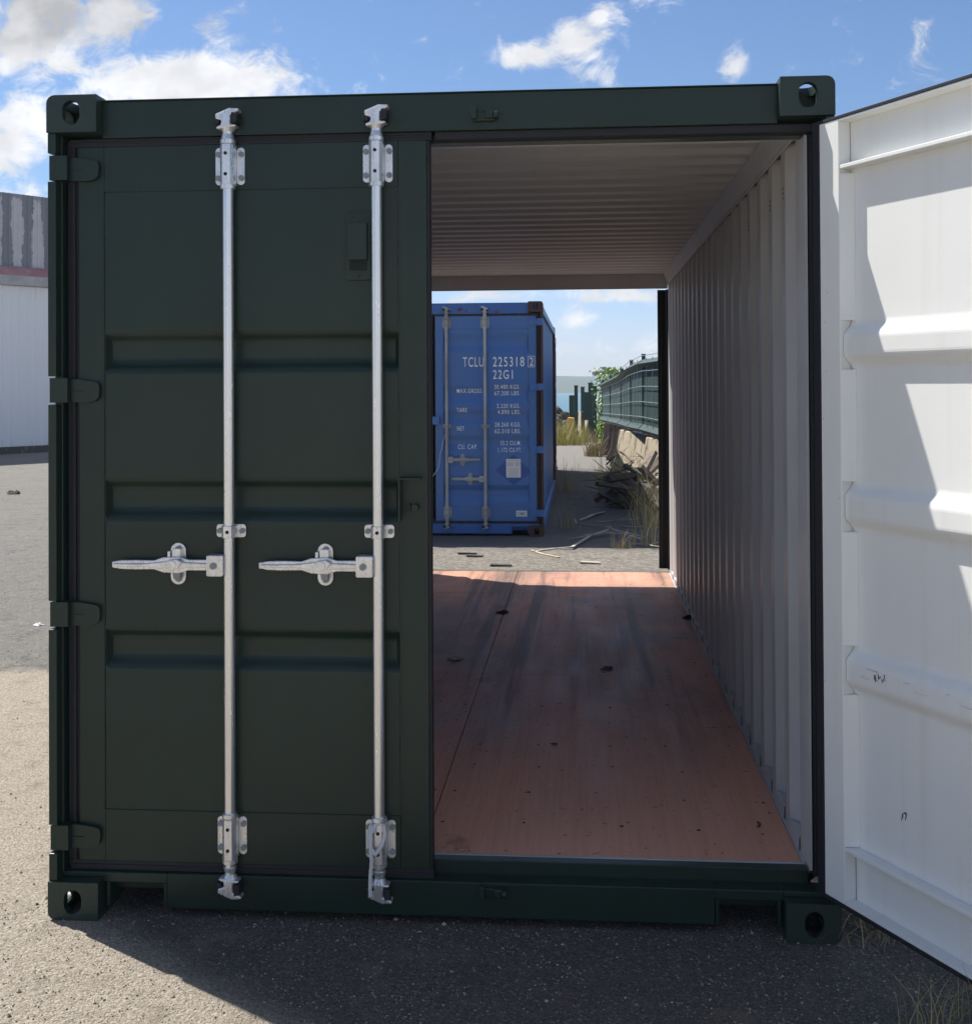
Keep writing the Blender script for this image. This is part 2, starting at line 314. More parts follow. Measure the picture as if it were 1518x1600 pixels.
# ------------------------------------------------------------------ mesh helpers
class MB:
    def __init__(s): s.v = []; s.f = []; s.m = []; s.sm = []
    def add(s, vs, fs, mi=0, smooth=False):
        o = len(s.v); s.v += [tuple(v) for v in vs]
        for f in fs: s.f.append([i+o for i in f]); s.m.append(mi); s.sm.append(smooth)
        return s
    def box(s, x0, x1, y0, y1, z0, z1, mi=0):
        vs = [(x0,y0,z0),(x1,y0,z0),(x1,y1,z0),(x0,y1,z0),(x0,y0,z1),(x1,y0,z1),(x1,y1,z1),(x0,y1,z1)]
        return s.add(vs, [(0,3,2,1),(4,5,6,7),(0,1,5,4),(1,2,6,5),(2,3,7,6),(3,0,4,7)], mi)
    def cyl(s, p0, p1, r0, r1=None, n=16, mi=0, smooth=True):
        r1 = r0 if r1 is None else r1; p0 = Vector(p0); p1 = Vector(p1); d = (p1-p0).normalized()
        t = d.orthogonal().normalized(); b = d.cross(t); vs = []
        for p, r in ((p0, r0), (p1, r1)):
            for i in range(n):
                a = 2*math.pi*i/n; vs.append(p+(t*math.cos(a)+b*math.sin(a))*r)
        s.add(vs, [(i, (i+1) % n, n+(i+1) % n, n+i) for i in range(n)], mi, smooth)
        o = vs; s.add(vs[:n], [tuple(range(n-1,-1,-1))], mi); s.add(vs[n:], [tuple(range(n))], mi); return s
    def tube(s, pts, r, n=8, mi=0):
        pts = [Vector(p) for p in pts]; vs = []; N_ = len(pts); t = None
        for k, p in enumerate(pts):
            d = (pts[min(k+1, N_-1)]-pts[max(k-1, 0)]).normalized()
            t = d.orthogonal().normalized() if t is None else (t-d*t.dot(d)).normalized(); b = d.cross(t)
            rr = r[k] if isinstance(r, (list, tuple)) else r
            for i in range(n):
                a = 2*math.pi*i/n; vs.append(p+(t*math.cos(a)+b*math.sin(a))*rr)
        fs = [(k*n+i, k*n+(i+1) % n, (k+1)*n+(i+1) % n, (k+1)*n+i) for k in range(N_-1) for i in range(n)]
        s.add(vs, fs, mi, True); s.add(vs[:n], [tuple(range(n-1,-1,-1))], mi); s.add(vs[-n:], [tuple(range(n))], mi); return s
    def prism(s, prof, axis, a0, a1, mi=0):
        """prof: list of 2D points in the plane across axis ('x': (y,z), 'y': (x,z), 'z': (x,y))"""
        def P(p, a): return {'x': (a, p[0], p[1]), 'y': (p[0], a, p[1]), 'z': (p[0], p[1], a)}[axis]
        n = len(prof); vs = [P(p, a0) for p in prof]+[P(p, a1) for p in prof]
        fs = [(i, (i+1) % n, n+(i+1) % n, n+i) for i in range(n)]+[tuple(range(n-1,-1,-1)), tuple(range(n, 2*n))]
        return s.add(vs, fs, mi)
    def strip(s, prof, axis, a0, a1, mi=0):
        def P(p, a): return {'x': (a, p[0], p[1]), 'y': (p[0], a, p[1]), 'z': (p[0], p[1], a)}[axis]
        n = len(prof); vs = [P(p, a0) for p in prof]+[P(p, a1) for p in prof]
        return s.add(vs, [(i, i+1, n+i+1, n+i) for i in range(n-1)], mi)
    def build(s, name, mats, parent=None, bevel=0, mirror=False, loc=None, recalc=True):
        if not isinstance(mats, (list, tuple)): mats = [mats]
        vs = [(-x, y, z) for x, y, z in s.v] if mirror else s.v
        me = bpy.data.meshes.new(name); me.from_pydata(vs, [], s.f)
        for k in mats: me.materials.append(M[k] if isinstance(k, str) else k)
        me.polygons.foreach_set('material_index', s.m); me.polygons.foreach_set('use_smooth', s.sm)
        if recalc:
            bm = bmesh.new(); bm.from_mesh(me); bmesh.ops.recalc_face_normals(bm, faces=bm.faces); bm.to_mesh(me); bm.free()
        me.update()
        o = bpy.data.objects.new(name, me); col.objects.link(o)
        if parent: o.parent = parent
        if loc is not None: o.location = loc
        if bevel:
            md = o.modifiers.new('edges', 'BEVEL'); md.width = bevel; md.segments = 2; md.limit_method = 'ANGLE'; md.angle_limit = R(40); md.harden_normals = False
        return o
def tag(o, label=None, cat=None, group=None, kind=None):
    for k, v in (('label', label), ('category', cat), ('group', group), ('kind', kind)):
        if v: o[k] = v
    return o
def empty(name, loc=(0,0,0), rz=0, **kw):
    o = bpy.data.objects.new(name, None); col.objects.link(o); o.location = loc; o.rotation_euler = (0,0,rz); o.empty_display_size = .2
    return tag(o, **kw)
def rrect(x0, x1, z0, z1, r, n=5):
    pts = []
    for cx, cz, a0 in ((x1-r, z0+r, -90), (x1-r, z1-r, 0), (x0+r, z1-r, 90), (x0+r, z0+r, 180)):
        for i in range(n+1):
            a = R(a0+90*i/n); pts.append((cx+r*math.cos(a), cz+r*math.sin(a)))
    return pts
def boolean(a, cutters):
    for c in cutters:
        md = a.modifiers.new('cut', 'BOOLEAN'); md.operation = 'DIFFERENCE'; md.object = c; md.solver = 'EXACT'
    bpy.context.view_layer.update()
    dg = bpy.context.evaluated_depsgraph_get(); me = bpy.data.meshes.new_from_object(a.evaluated_get(dg))
    a.modifiers.clear()
    for c in cutters: bpy.data.objects.remove(c)
    return me

# ------------------------------------------------------------------ corner casting master mesh (outer side at x=0, front at y=0, lower one)
def casting_mesh(matname):
    m = MB(); r = .026
    prof = [(.162, 0), (.162, .118), (0, .118)]+[(r-r*math.cos(R(a)), r-r*math.sin(R(a))) for a in (0, 22.5, 45, 67.5, 90)]
    m.prism(prof, 'y', 0, .178); o = m.build('tmp', [matname, 'black'])
    c1 = MB().box(.03, .136, .028, .15, .028, .09).build('c', matname)
    c2 = MB().prism(rrect(.052, .108, .018, .095, .0279), 'y', -.05, .06).build('c', matname)
    c3 = MB().prism([(y, z) for y, z in rrect(.055, .135, .03, .092, .0309)], 'x', -.05, .06).build('c', matname)
    c4_ = MB().prism([(x, y) for x, y in rrect(.04, .104, .028, .152, .0319)], 'z', -.05, .06).build('c', matname)
    me = boolean(o, [c1, c2, c3, c4_]); bpy.data.objects.remove(o); me.name = 'corner_casting'
    return me
def place_castings(root, me, L, Wd=2.438, H=2.591, skip=()):
    for sx in (0, 1):
        for sy in (0, 1):
            for sz in (0, 1):
                if (sx, sy, sz) in skip: continue
                m2 = me.copy(); m2.transform(Matrix.Diagonal((-1 if sx else 1, -1 if sy else 1, -1 if sz else 1, 1)))
                if (sx+sy+sz) % 2: m2.flip_normals()
                o = bpy.data.objects.new('corner_casting', m2); col.objects.link(o); o.parent = root
                o.location = (Wd if sx else 0, L if sy else 0, H if sz else 0)
                md = o.modifiers.new('edges', 'BEVEL'); md.width = .003; md.segments = 2; md.limit_method = 'ANGLE'; md.angle_limit = R(50)

# ------------------------------------------------------------------ door leaf (x from hinge edge, y 0 outer face to .05 inner face, absolute z)
Z0, Z1, LW = .166, 2.436, 1.12
def door_leaf(parent, outc, inc, ribs, slope, rods, handles, mirror, loc, rot, hw='galv', vent=True, lockbox=True, rope=False, gask='rubber', hinge_mat=None, hinge_zs=(.248,.951,1.659,2.364), thin=False):
    s0, s1, pz0, pz1 = .085, 1.03, .33, 2.29
    m = MB()
    # outer skin pieces (mat 0) and inner pieces (mat 1)
    for (a, b) in ((0, s0), (s1, LW)):
        m.box(a, b, 0, .0075, Z0, Z1, 0); m.box(a, b, .0075, .05, Z0, Z1, 1)
    for (c, d, lip) in ((pz1, Z1, pz1), (Z0, pz0, pz0-.012)):
        m.box(s0, s1, 0, .004, c, d, 0); m.box(s0, s1, .004, .008, c, d, 1)
        m.box(s0, s1, .008, .048, lip, lip+.012, 1)
    m.box(s0, s1, .008, .05, Z1-.008, Z1, 1); m.box(s0, s1, .008, .05, Z0, Z0+.008, 1)
    # panel: outer skin and inner skin following the ribs
    prof = [(0.0025, pz1)]
    for (za, zb) in sorted(ribs, reverse=True):
        prof += [(.0025, zb), (.031, zb-slope), (.031, za+slope), (.0025, za)]
    prof.append((.0025, pz0))
    def soften(pr, r=.013):
        out = [pr[0]]
        for a, b, c in zip(pr, pr[1:], pr[2:]):
            a, b, c = Vector(a), Vector(b), Vector(c); l1, l2 = (a-b).length, (c-b).length; r1 = min(r, l1*.45, l2*.45)
            p0, p2 = b+(a-b).normalized()*r1, b+(c-b).normalized()*r1
            for t in (0, .25, .5, .75, 1): q = p0*(1-t)**2+b*2*t*(1-t)+p2*t*t; out.append((q.x, q.y))
        return out+[pr[-1]]
    prof = soften(prof)
    e0, e1 = s0+.002, s1-.002
    m.strip(prof, 'x', e0, e1, 0); m.strip([(y+.007, z) for y, z in prof], 'x', e0, e1, 1)
    for (za, zb) in ribs:                                     # rib ends, outer face
        for xx, sg in ((e0, 1), (e1, -1)):
            m.add([(xx, .0025, zb), (xx+sg*.012, .0312, zb-slope), (xx+sg*.012, .0312, za+slope), (xx, .0025, za)], [(0,1,2,3)], 0)
    for (za, zb) in ribs:                                     # inner face: closed rib ends against the stiles
        for xx in (e0, e1): m.add([(xx, .008, zb), (xx, .038, zb-slope), (xx, .038, za+slope), (xx, .008, za)], [(0,1,2,3)], 1)
    # raised weld border inside (slanted fillet next to the stiles)
    cuts = [pz0-.01]+[v for ab in sorted(ribs) for v in ab]+[pz1-.001]
    for ca, cb in zip(cuts[0::2], cuts[1::2]):
        m.prism([(s0, .05), (s0+.022, .0095), (s0, .0095)], 'z', ca+.011, cb-.011, 1); m.prism([(s1, .05), (s1, .0095), (s1-.022, .0095)], 'z', ca+.011, cb-.011, 1)
    door = m.build('door', [outc, inc], parent, 0, mirror)
    door.location = loc; door.rotation_euler = (0, 0, rot)
    md = door.modifiers.new('edges', 'BEVEL'); md.width = .0025; md.segments = 2; md.limit_method = 'ANGLE'; md.angle_limit = R(50)
    B = lambda mb, name, mt, bev=0: mb.build(name, mt, door, bev, mirror)
    # weld seam around the panel
    g = MB(); w = .004
    for (x0, x1, z0, z1) in ((s0-.006, s0-.002, pz0, pz1), (s1+.002, s1+.006, pz0, pz1), (s0-.006, s1+.006, pz0-.006, pz0-.002), (s0-.006, s1+.006, pz1+.002, pz1+.006)):
        g.prism([( -.002, z0), (-.002, z1), (.003, z1+.001), (.003, z0-.001)], 'x', x0, x1)
    B(g, 'weld_seam', outc)
    # gasket: lip frame around the leaf with ridges
    gt_, gb_ = (.008, .008) if thin else (.0255, .030); g = MB()
    g.box(-.040, -.0005, .012, .030, Z0-gb_*.7, Z1+gt_*.8); g.box(-.022, -.012, .004, .012, Z0-gb_*.6, Z1+gt_*.7); g.box(-.030,-.0005,.030,.052,Z0-.01,Z1+.01)
    g.box(-.03, LW+.016, .003, .030, Z1+.0005, Z1+gt_); g.box(-.02, LW+.012, -.001, .003, Z1+gt_*.4, Z1+gt_*.6); g.box(0, LW, .030, .052, Z1+.0005, Z1+.009)
    g.box(-.03, LW+.012, .003, .030, Z0-gb_, Z0-.0005); g.box(-.03, LW+.008, -.001, .003, Z0-gb_*.6, Z0-gb_*.4); g.box(0, LW, .030, .052, Z0-.012, Z0-.0005)
    g.box(LW+.0005, LW+.009, .006, .052, Z0, Z1)
    B(g, 'gasket', gask, .001)
    ry = -.03
    for ri, rs in enumerate(rods):
        B(MB().cyl((rs, ry, .150), (rs, ry, 2.47), .0168, n=24), 'locking_bar', 'galv_tube' if hw == 'galv' else hw)
        for zb, zt in ((2.305, 2.424), (.199, .318)):
            p = MB(); p.prism(rrect(rs-.047, rs-.0215, zb, zt, .012), 'y', -.006, -.0005); p.prism(rrect(rs+.0215, rs+.047, zb, zt, .012), 'y', -.006, -.0005)
            arc = [(rs+.0215*k_, y_) for k_, y_ in ((-1, -.001), (-1, -.040), (-.55, -.053), (.55, -.053), (1, -.040), (1, -.001))]
            p.prism([(a, b) for a, b in arc], 'z', zb-.004, zt+.004)
            for dz in (zb-.016, zt+.006): p.cyl((rs, ry, dz), (rs, ry, dz+.012), .0235, n=24)
            for dx in (-.037, .037):
                for zz in (zb+.022, zt-.022): p.cyl((rs+dx, -.006, zz), (rs+dx, -.013, zz), .0095, n=6, mi=1, smooth=False)
            for zz in (zb+.028, zt-.026): p.cyl((rs-.001, -.050, zz), (rs-.001, -.0545, zz), .0055, n=12, mi=2)
            B(p, 'bar_bracket', [hw, 'bolt', 'black'], .0015)
        p = MB(); zc = 1.215
        p.prism(rrect(rs-.047, rs+.047, zc-.021, zc+.021, .01), 'y', -.007, -.0005)
        p.prism([(rs-.022, -.001), (rs-.022, -.036), (rs-.012, -.051), (rs+.012, -.051), (rs+.022, -.036), (rs+.022, -.001)], 'z', zc-.019, zc+.019)
        for dx in (-.036, .036): p.cyl((rs+dx, -.007, zc), (rs+dx, -.014, zc), .009, n=6, mi=1, smooth=False)
        p.cyl((rs, -.049, zc), (rs, -.0525, zc), .0055, n=12, mi=2)
        B(p, 'bar_bracket', [hw, 'bolt', 'black'], .0015)
        # cams: forged heads at both ends
        for top in (1, 0):
            zz = lambda t: (2.455+t) if top else (.160-t)
            p = MB()
            p.cyl((rs, ry, zz(-.01)), (rs, ry, zz(.012)), .021, .015, n=16); p.cyl((rs, ry, zz(.010)), (rs, ry, zz(.026)), .015, .026, n=10)
            q = [(-.030, .018), (.034, .026), (.030, .034), (.016, .034), (.015, .062), (.040, .074), (.042, .082), (.010, .084), (-.018, .072), (-.034, .066), (-.032, .050), (-.014, .046), (-.016, .032), (-.030, .026)]
            p.prism([(rs+a, zz(b)) for a, b in q], 'y', -.054, -.016)
            B(p, 'cam_end', [hw], .004)
            for side in (0, 1):
              k_ = MB()
              if side: k_.prism([(rs+a, zz(b)) for a, b in ((.015,.034),(.037,.038),(.039,.066),(.020,.070))], 'y', -.062, -.013)
              if not side: k_.prism([(rs+a, zz(b)) for a, b in ((-.040,.034),(-.022,.034),(-.022,.058),(-.036,.060))], 'y', -.052, -.013)
              B(k_, 'cam_lug', 'rubber', .003)
    for (rs, sg, zh) in handles:      # sg -1: lever points to the hinge side
        p = MB()
        hub0, hub1 = sorted((rs+sg*.014, rs+sg*.067))
        p.prism(rrect(hub0, hub1, zh-.033, zh+.033, .006), 'y', -.052, -.008)
        p.cyl((rs+sg*.044, -.052, zh), (rs+sg*.044, -.0575, zh), .0105, n=14, mi=1)
        def lx(t): return rs+sg*t
        lev = [(.06,.017,-.020),(.13,.017,-.019),(.16,.026,-.006),(.21,.024,.002),(.24,.014,.006),(.30,.015,.009),(.345,.014,.009),(.375,.009,.007)]
        top = [(lx(t), zh+c+h) for t, h, c in [(a, b, c*.0) for a, b, c in lev]]; bot = [(lx(t), zh-h) for t, h, c in reversed(lev)]
        p.prism(top+bot, 'y', -.036, -.027)
        rib = [(.06,.006),(.16,.010),(.20,.012),(.26,.005),(.37,.004)]
        p.prism([(lx(t), zh+h) for t, h in rib]+[(lx(t), zh-h) for t, h in reversed(rib)], 'y', -.045, -.036)
        B(p, 'door_handle', [hw, 'bolt'], .0025)
        kx = rs+sg*.171; p = MB()
        p.prism(rrect(kx-.0245, kx+.0245, zh-.066, zh+.066, .0244), 'y', -.007, -.0005)
        p.prism(rrect(kx-.014, kx+.014, zh-.02, zh+.05, .006), 'y', -.026, -.007)
        p.prism([(kx-.030, zh-.004), (kx-.018, zh+.016), (kx+.012, zh+.020), (kx+.026, zh+.012), (kx+.016, zh-.006), (kx-.010, zh-.014)], 'y', -.058, -.045)
        p.cyl((kx-.002, -.058, zh+.003), (kx-.002, -.064, zh+.003), .012, n=14, mi=0)
        for dz in (-.047, .047): p.cyl((kx+.002, -.007, zh+dz), (kx+.002, -.013, zh+dz), .0105, n=8, mi=1, smooth=False)
        p.box(kx-.027, kx-.018, -.03, -.007, zh+.012, zh+.042); p.prism([(kx-.012, zh-.022), (kx+.014, zh-.022), (kx+.012, zh-.045), (kx-.008, zh-.045)], 'y', -.03, -.007, 1)
        B(p, 'handle_keeper', [hw, 'bolt'], .002)
    if vent:
        p = MB(); vx0, vx1, vz0, vz1 = .866, .945, 2.0, 2.212
        p.prism(rrect(vx0, vx1, vz0, vz1, .008), 'y', -.008, -.0005)
        p.box(vx0+.010, vx1-.010, -.026, -.008, vz0+.062, vz1-.034)
        for k in range(7): p.box(vx0+.012, vx1-.012, -.014, -.008, vz0+.030+k*.0045, vz0+.0322+k*.0045)
        for a, b in ((vx0+.018, vz1-.014), (vx1-.018, vz1-.014), ((vx0+vx1)/2, vz0+.014)): p.cyl((a, -.008, b), (a, -.012, b), .006, n=8, mi=0)
        B(p, 'vent', [outc], .002)
    if lockbox:
        p = MB(); p.box(1.033, 1.104, -.045, -.0005, 1.378, 1.384); p.box(1.033, 1.039, -.045, -.0005, 1.25, 1.378)
        p.cyl((1.082, -.0005, 1.29), (1.082, -.03, 1.29), .012, n=6, smooth=False); p.box(1.06,1.068,-.016,-.0005,1.278,1.302)
        B(p, 'lock_bracket', [outc], .0015)
    for zc in hinge_zs:
        p = MB()
        p.prism([(-.020, zc-.036), (.032, zc-.040), (.060, zc-.034), (.071, zc-.024), (.074, zc-.008), (.074, zc+.014), (.070, zc+.024), (.056, zc+.029), (.01, zc+.036), (-.020, zc+.036)], 'y', -.018, -.0005)
        p.prism([(-.020, zc-.006), (.02, zc-.006), (.02, zc-.001), (-.02, zc-.001)], 'y', -.021, -.018)
        p.box(-.078, -.020, -.040, .0, zc-.038, zc+.040)
        p.cyl((-.062, -.042, zc), (-.062, -.0405, zc), .003, n=8)
        B(p, 'hinge', [hinge_mat or outc], .005)
    if rope:
        rs = rods[-1]; pts = []
        ctrl = [(-.010,.300,-.06),(-.022,.318,-.045),(-.028,.290,-.062),(-.022,.255,-.066),(-.006,.235,-.07),(.014,.262,-.066),(.022,.290,-.060),(.016,.316,-.045),(-.002,.322,-.05),(-.020,.300,-.064),(-.020,.255,-.070),(-.016,.215,-.074),(-.020,.175,-.072),(-.022,.130,-.070),(-.020,.100,-.066)]
        for i in range(len(ctrl)-1):
            for t in (0, .25, .5, .75):
                a, b = ctrl[i], ctrl[i+1]; pts.append((rs+a[0]*(1-t)+b[0]*t, a[2]*(1-t)+b[2]*t, a[1]*(1-t)+b[1]*t))
        p = MB()
        for ph in (0, 2.09, 4.19):
            tw = [(x+.003*math.cos(i*1.1+ph), y+.002*math.sin(i*1.1+ph), z+.002*math.sin(i*1.1+ph)) for i, (x, y, z) in enumerate(pts)]
            p.tube(tw, .0042, 6)
        B(p, 'wire_rope', 'rope')
    return door

# ------------------------------------------------------------------ container body
def container(root, L, outc, inc, cast_me, post_mat=None, rail_mat=None, floor='plywood', open_ends=True, gask='rubber', sill_white=True):
    Wd, H = 2.438, 2.591
    post_mat = post_mat or outc; rail_mat = rail_mat or outc
    place_castings(root, cast_me, L)
    ends = [0, 1]
    for e in ends:
        Y = (lambda y: y) if e == 0 else (lambda y: L-y)
        bx = lambda m, x0, x1, ya, yb, z0, z1, mi=0: m.box(x0, x1, min(Y(ya), Y(yb)), max(Y(ya), Y(yb)), z0, z1, mi)
        for sd in (0, 1):
            m = MB(); hz = [.248,.951,1.659,2.364]
            def X(a, b): return (a, b) if sd == 0 else (Wd-b, Wd-a)
            prev = .1185
            for zc in hz+[None]:
                top = 2.4725 if zc is None else zc-.044
                x0, x1 = X(0, .027); bx(m, x0, x1, .008, .05, prev, top); prev = None if zc is None else zc+.045
            x0, x1 = X(.004, .030); bx(m, x0, x1, .05, .174, .1185, 2.4725)
            x0, x1 = X(.030, .066); bx(m, x0, x1, .116, .17, .158, 2.4725, 0)
            m.build('corner_post', [post_mat], root, .003)
        m = MB()
        bx(m, .1625, Wd-.1625, .048, .11, 2.462, 2.577); bx(m, .077, Wd-.077, .11, .17, 2.434, 2.572); bx(m, .1625, Wd-.1625, .040, .3, 2.5775, 2.581)
        
        m.build('header_beam', [rail_mat], root, .003)
        m = MB()
        bx(m, .368, 2.07, .046, .109, .027, .135); bx(m, .1625, .368, .046, .109, .104, .135); bx(m, 2.07, Wd-.1625, .046, .109, .104, .135)
        bx(m, .030, .1625, .046, .109, .1185, .135); bx(m, Wd-.1625, Wd-.030, .046, .109, .1185, .135)
        bx(m, .077, Wd-.077, .109, .150, .06, .1775)
        for x in (.170, .356, 2.072, 2.258): bx(m, x, x+.012, .0465, .3, .027, .1035)      # fork pocket cheeks
        bx(m, .1825, .356, .110, .9, .096, .1035); bx(m, 2.084, 2.258, .110, .9, .096, .1035)
        m.build('sill_beam', [rail_mat], root, .003)
        m = MB(); bx(m, .078, Wd-.078, .1790, .186, 2.435, 2.57); m.build('header_lining', [inc], root)
        if e == 0 and sill_white:
            m = MB(); bx(m, 1.225, Wd-.04, .066, .109, 2.438, 2.4618); m.build('header_gasket', [gask], root, .002)
            m = MB(); bx(m, Wd-.062, Wd-.031, .098, .1155, .16, 2.437); bx(m, Wd-.058, Wd-.050, .090, .098, .16, 2.437); m.build('jamb_gasket', [gask], root, .002)
            m = MB(); bx(m, Wd-.0745, Wd-.0665, .099, .1745, .178, 2.434); m.build('jamb_lining', [inc], root)
            for i in (0, 1, 3):
                yc = .245+(L-.35-.14-int((L-.35-.14)/.278)*.278)/2+i*.278+.2385
                for dz in (0, .016, .032): MB().cyl((Wd-.0740, yc, 2.30+dz), (Wd-.0752, yc, 2.30+dz), .0045, n=10).build('vent_hole', ['black'], root)
        if sill_white:
            m = MB(); bx(m, .077, Wd-.077, .1505, .162, .165, .1795); m.build('threshold_strip', 'trim', root)
        for (cx, z, s) in ((1.381, 2.503, 1), (1.394, .112, 1)):
            m = MB(); p0 = []
            bx(m, cx-.036, cx+.036, .030, .046, z-.018, z+.012)
            bx(m, cx-.040, cx-.020, .010, .030, z-.014, z+.024); bx(m, cx+.006, cx+.032, .016, .030, z-.012, z+.014)
            m.cyl((cx+.032, Y(.022), z-.001), (cx+.044, Y(.022), z-.001), .012, n=12)
            m.build('door_stop_lug', [outc], root, .004)
    # side walls
    y0, y1 = .175, L-.175; pitch = .278
    prof = []; y = y0+.07
    prof.append((0, y0)); k = int((y1-y0-.14)/pitch); off = ((y1-y0-.14)-k*pitch)/2; y += off
    for i in range(k):
        prof += [(0, y), (1, y+.060), (1, y+.139), (0, y+.199)]; y += pitch
    prof.append((0, y1))
    for sd in (0, 1):
        m = MB(); dep = .036
        base_in = .074; 
        def X(d): return d if sd == 0 else Wd-d
        inn = [(X(base_in-d*dep), y) for d, y in prof]; out = [(X(base_in-.004-d*dep), y) for d, y in prof]
        m.strip(out, 'z', .150, 2.47, 0); m.strip(inn, 'z', .150, 2.47, 1)
        m.build('side_wall', [outc, inc], root)
        m = MB(); a, b = sorted((X(.004), X(.075))); m.box(a, b, .178, L-.178, 2.47, 2.552, 0)
        a, b = sorted((X(.0755), X(.082))); m.box(a, b, .178, L-.178, 2.455, 2.545, 1)
        m.add([(X(.082), .178, 2.47), (X(.110), .178, 2.545), (X(.110), L-.178, 2.545), (X(.082), L-.178, 2.47)], [(0,1,2,3)], 1)
        m.build('top_side_rail', [outc, inc], root, .002)
        m = MB(); a, b = sorted((X(.004), X(.040))); m.box(a, b, .178, L-.178, .03, .149, 0)
        a, b = sorted((X(.040), X(.0848))); m.box(a, b, .178, L-.178, .14, .1742, 1)
        for i in range(k):      # triangular floor-edge plates in the hollows
            yy_ = y0+.07+off+i*pitch
            pts = [(X(.079), yy_+.012), (X(.046), yy_+.062), (X(.046), yy_+.137), (X(.079), yy_+.187)]
            m.prism(pts, 'z', .1745, .215, 1)
        m.build('bottom_side_rail', [outc, inc], root)
    # roof: corrugated across
    prof = [(y0-.02, 0)]; y = y0+.05; pr = .1045*2
    while y < y1-.16:
        prof += [(y, 0), (y+.03, 1), (y+.098, 1), (y+.128, 0)]; y += pr
    prof.append((y1+.02, 0)); m = MB()
    m.strip([(y, 2.548+.02*d) for y, d in prof], 'x', .076, Wd-.076, 1); m.strip([(y, 2.553+.02*d) for y, d in prof], 'x', .06, Wd-.06, 0)
    m.build('roof_panel', [outc, inc], root)
    # floor boards
    m = MB(); m2 = MB(); ys = [.164, 2.52, 4.9, L-.164]; xs = [.0855, 1.158, Wd-.0855]
    for i in range(len(xs)-1):
        for j in range(len(ys)-1):
            if ys[j] >= ys[j+1]: continue
            d = (.0, .42)[i] if 0 < j else 0
            m.box(xs[i]+.002, xs[i+1]-.002, ys[j]+.0025, ys[j+1]-.0025, .14, .175)
    rnd = random.Random(3); yy_ = .42
    while yy_ < L-.3:
        for x in (.14, .42, .70, .98, 1.10, 1.22, 1.5, 1.78, 2.04, 2.29):
            if rnd.random() < .22: continue
            x_ = x+rnd.uniform(-.03, .03); y_ = yy_+rnd.uniform(-.035, .035)
            m.cyl((x_, y_, .1748), (x_, y_, .1757), rnd.uniform(.004,.008), n=8, mi=1, smooth=False)
        yy_ += .305
    m.build('floor_boards', [floor, 'black'], root)

# ================================================================== SETTING
def struct(o): o['kind'] = 'structure'; return o
m = MB()
# ground: one sheet, fine near the camera, reaching the shore
gx = [-400,-120,-60,-30,-16,-8,-4,-2,-1,0,1,2,3,4,5,7,10,16,30,60,120]; gy = [-60,-20,-8,-4,-2,-1,0,1,2,4,6,9,13,18,24,30,36,42,46,47.5]
vs = [(x, y, -.9 if y > 47 else 0) for y in gy for x in gx]; nx = len(gx)
m.add(vs, [(j*nx+i, j*nx+i+1, (j+1)*nx+i+1, (j+1)*nx+i) for j in range(len(gy)-1) for i in range(nx-1)])
vv = [(x, y, z) for x in (-400, 120) for y, z in ((47.5, -.9), (52, -6))]
m.add(vv, [(0, 1, 3, 2)])
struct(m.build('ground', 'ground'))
m = MB(); m.add([(-9000,40,-5),(9000,40,-5),(9000,12000,-5),(-9000,12000,-5)], [(0,1,2,3)]); struct(m.build('sea', 'sea'))
# hill across the bay
m = MB(); n = 60; vs = []
def ridge(x):
    t = (x+80)/260
    return 12.2+2.0*math.sin(x*.011)+1.0*noise.noise(Vector((x*.012, 3, 0)))-max(0, (x+35))*.052 if x > -120 else 9+16*min(1, (-120-x)/900)+3*noise.noise(Vector((x*.004, 1, 0)))
xs = [-900+i*20 for i in range(0, 58)]
for dy, f in ((0, 0), (60, .55), (140, .9), (220, 1.), (500, .2)):
    for x in xs: vs.append((x, 960+dy, -5.5 + f*max(0., ridge(x)+5.5)+ (noise.noise(Vector((x*.02, dy*.02, 0)))*.9*f)))
k = len(xs); m.add(vs, [(j*k+i, j*k+i+1, (j+1)*k+i+1, (j+1)*k+i) for j in range(4) for i in range(k-1)], 0, True)
struct(m.build('hill', 'hill'))

# ================================================================== GREEN CONTAINER
cast_green = casting_mesh('green_chipped')
g = empty('shipping_container', (0,0,0), label='dark green shipping container open through, white inside, red-brown floor, right door swung open', cat='shipping container')
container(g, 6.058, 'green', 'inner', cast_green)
RIBS = [(1.72,1.84),(1.25,1.374),(.78,.90)]
HZ = (.248,.951,1.659,2.364)
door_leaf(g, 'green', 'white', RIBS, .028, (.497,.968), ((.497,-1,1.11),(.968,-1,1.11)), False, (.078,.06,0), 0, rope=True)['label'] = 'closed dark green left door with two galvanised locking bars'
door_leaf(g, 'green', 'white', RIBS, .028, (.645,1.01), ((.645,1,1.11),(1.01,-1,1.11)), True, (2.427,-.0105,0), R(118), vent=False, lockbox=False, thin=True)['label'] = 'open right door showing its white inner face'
# rear doors folded back along the outside of the walls
for sd in (0, 1):
    door_leaf(g, 'green', 'white', RIBS, .028, (.497,.968), ((.497,-1,1.11),(.968,-1,1.11)), sd == 1, ((-.085, 6.05, 0) if sd else (2.438+.085, 6.05, 0)), R(90) if sd else R(-90), vent=False, lockbox=False)
# rear right jamb lining that shows at the far opening
m = MB(); m.box(2.292, 2.3585, 6.062, 6.085, .18, 2.433); m.box(2.300, 2.312, 6.0855, 6.10, .18, 2.433); m.box(2.324, 2.336, 6.0855, 6.098, .18, 2.433); m.box(2.316, 2.320, 6.050, 6.0618, .19, 2.42, 1)
m.box(2.3588,2.40,6.0,6.07,.18,2.433)
m.build('jamb_lining', ['rubber', 'fence_screen'], g)
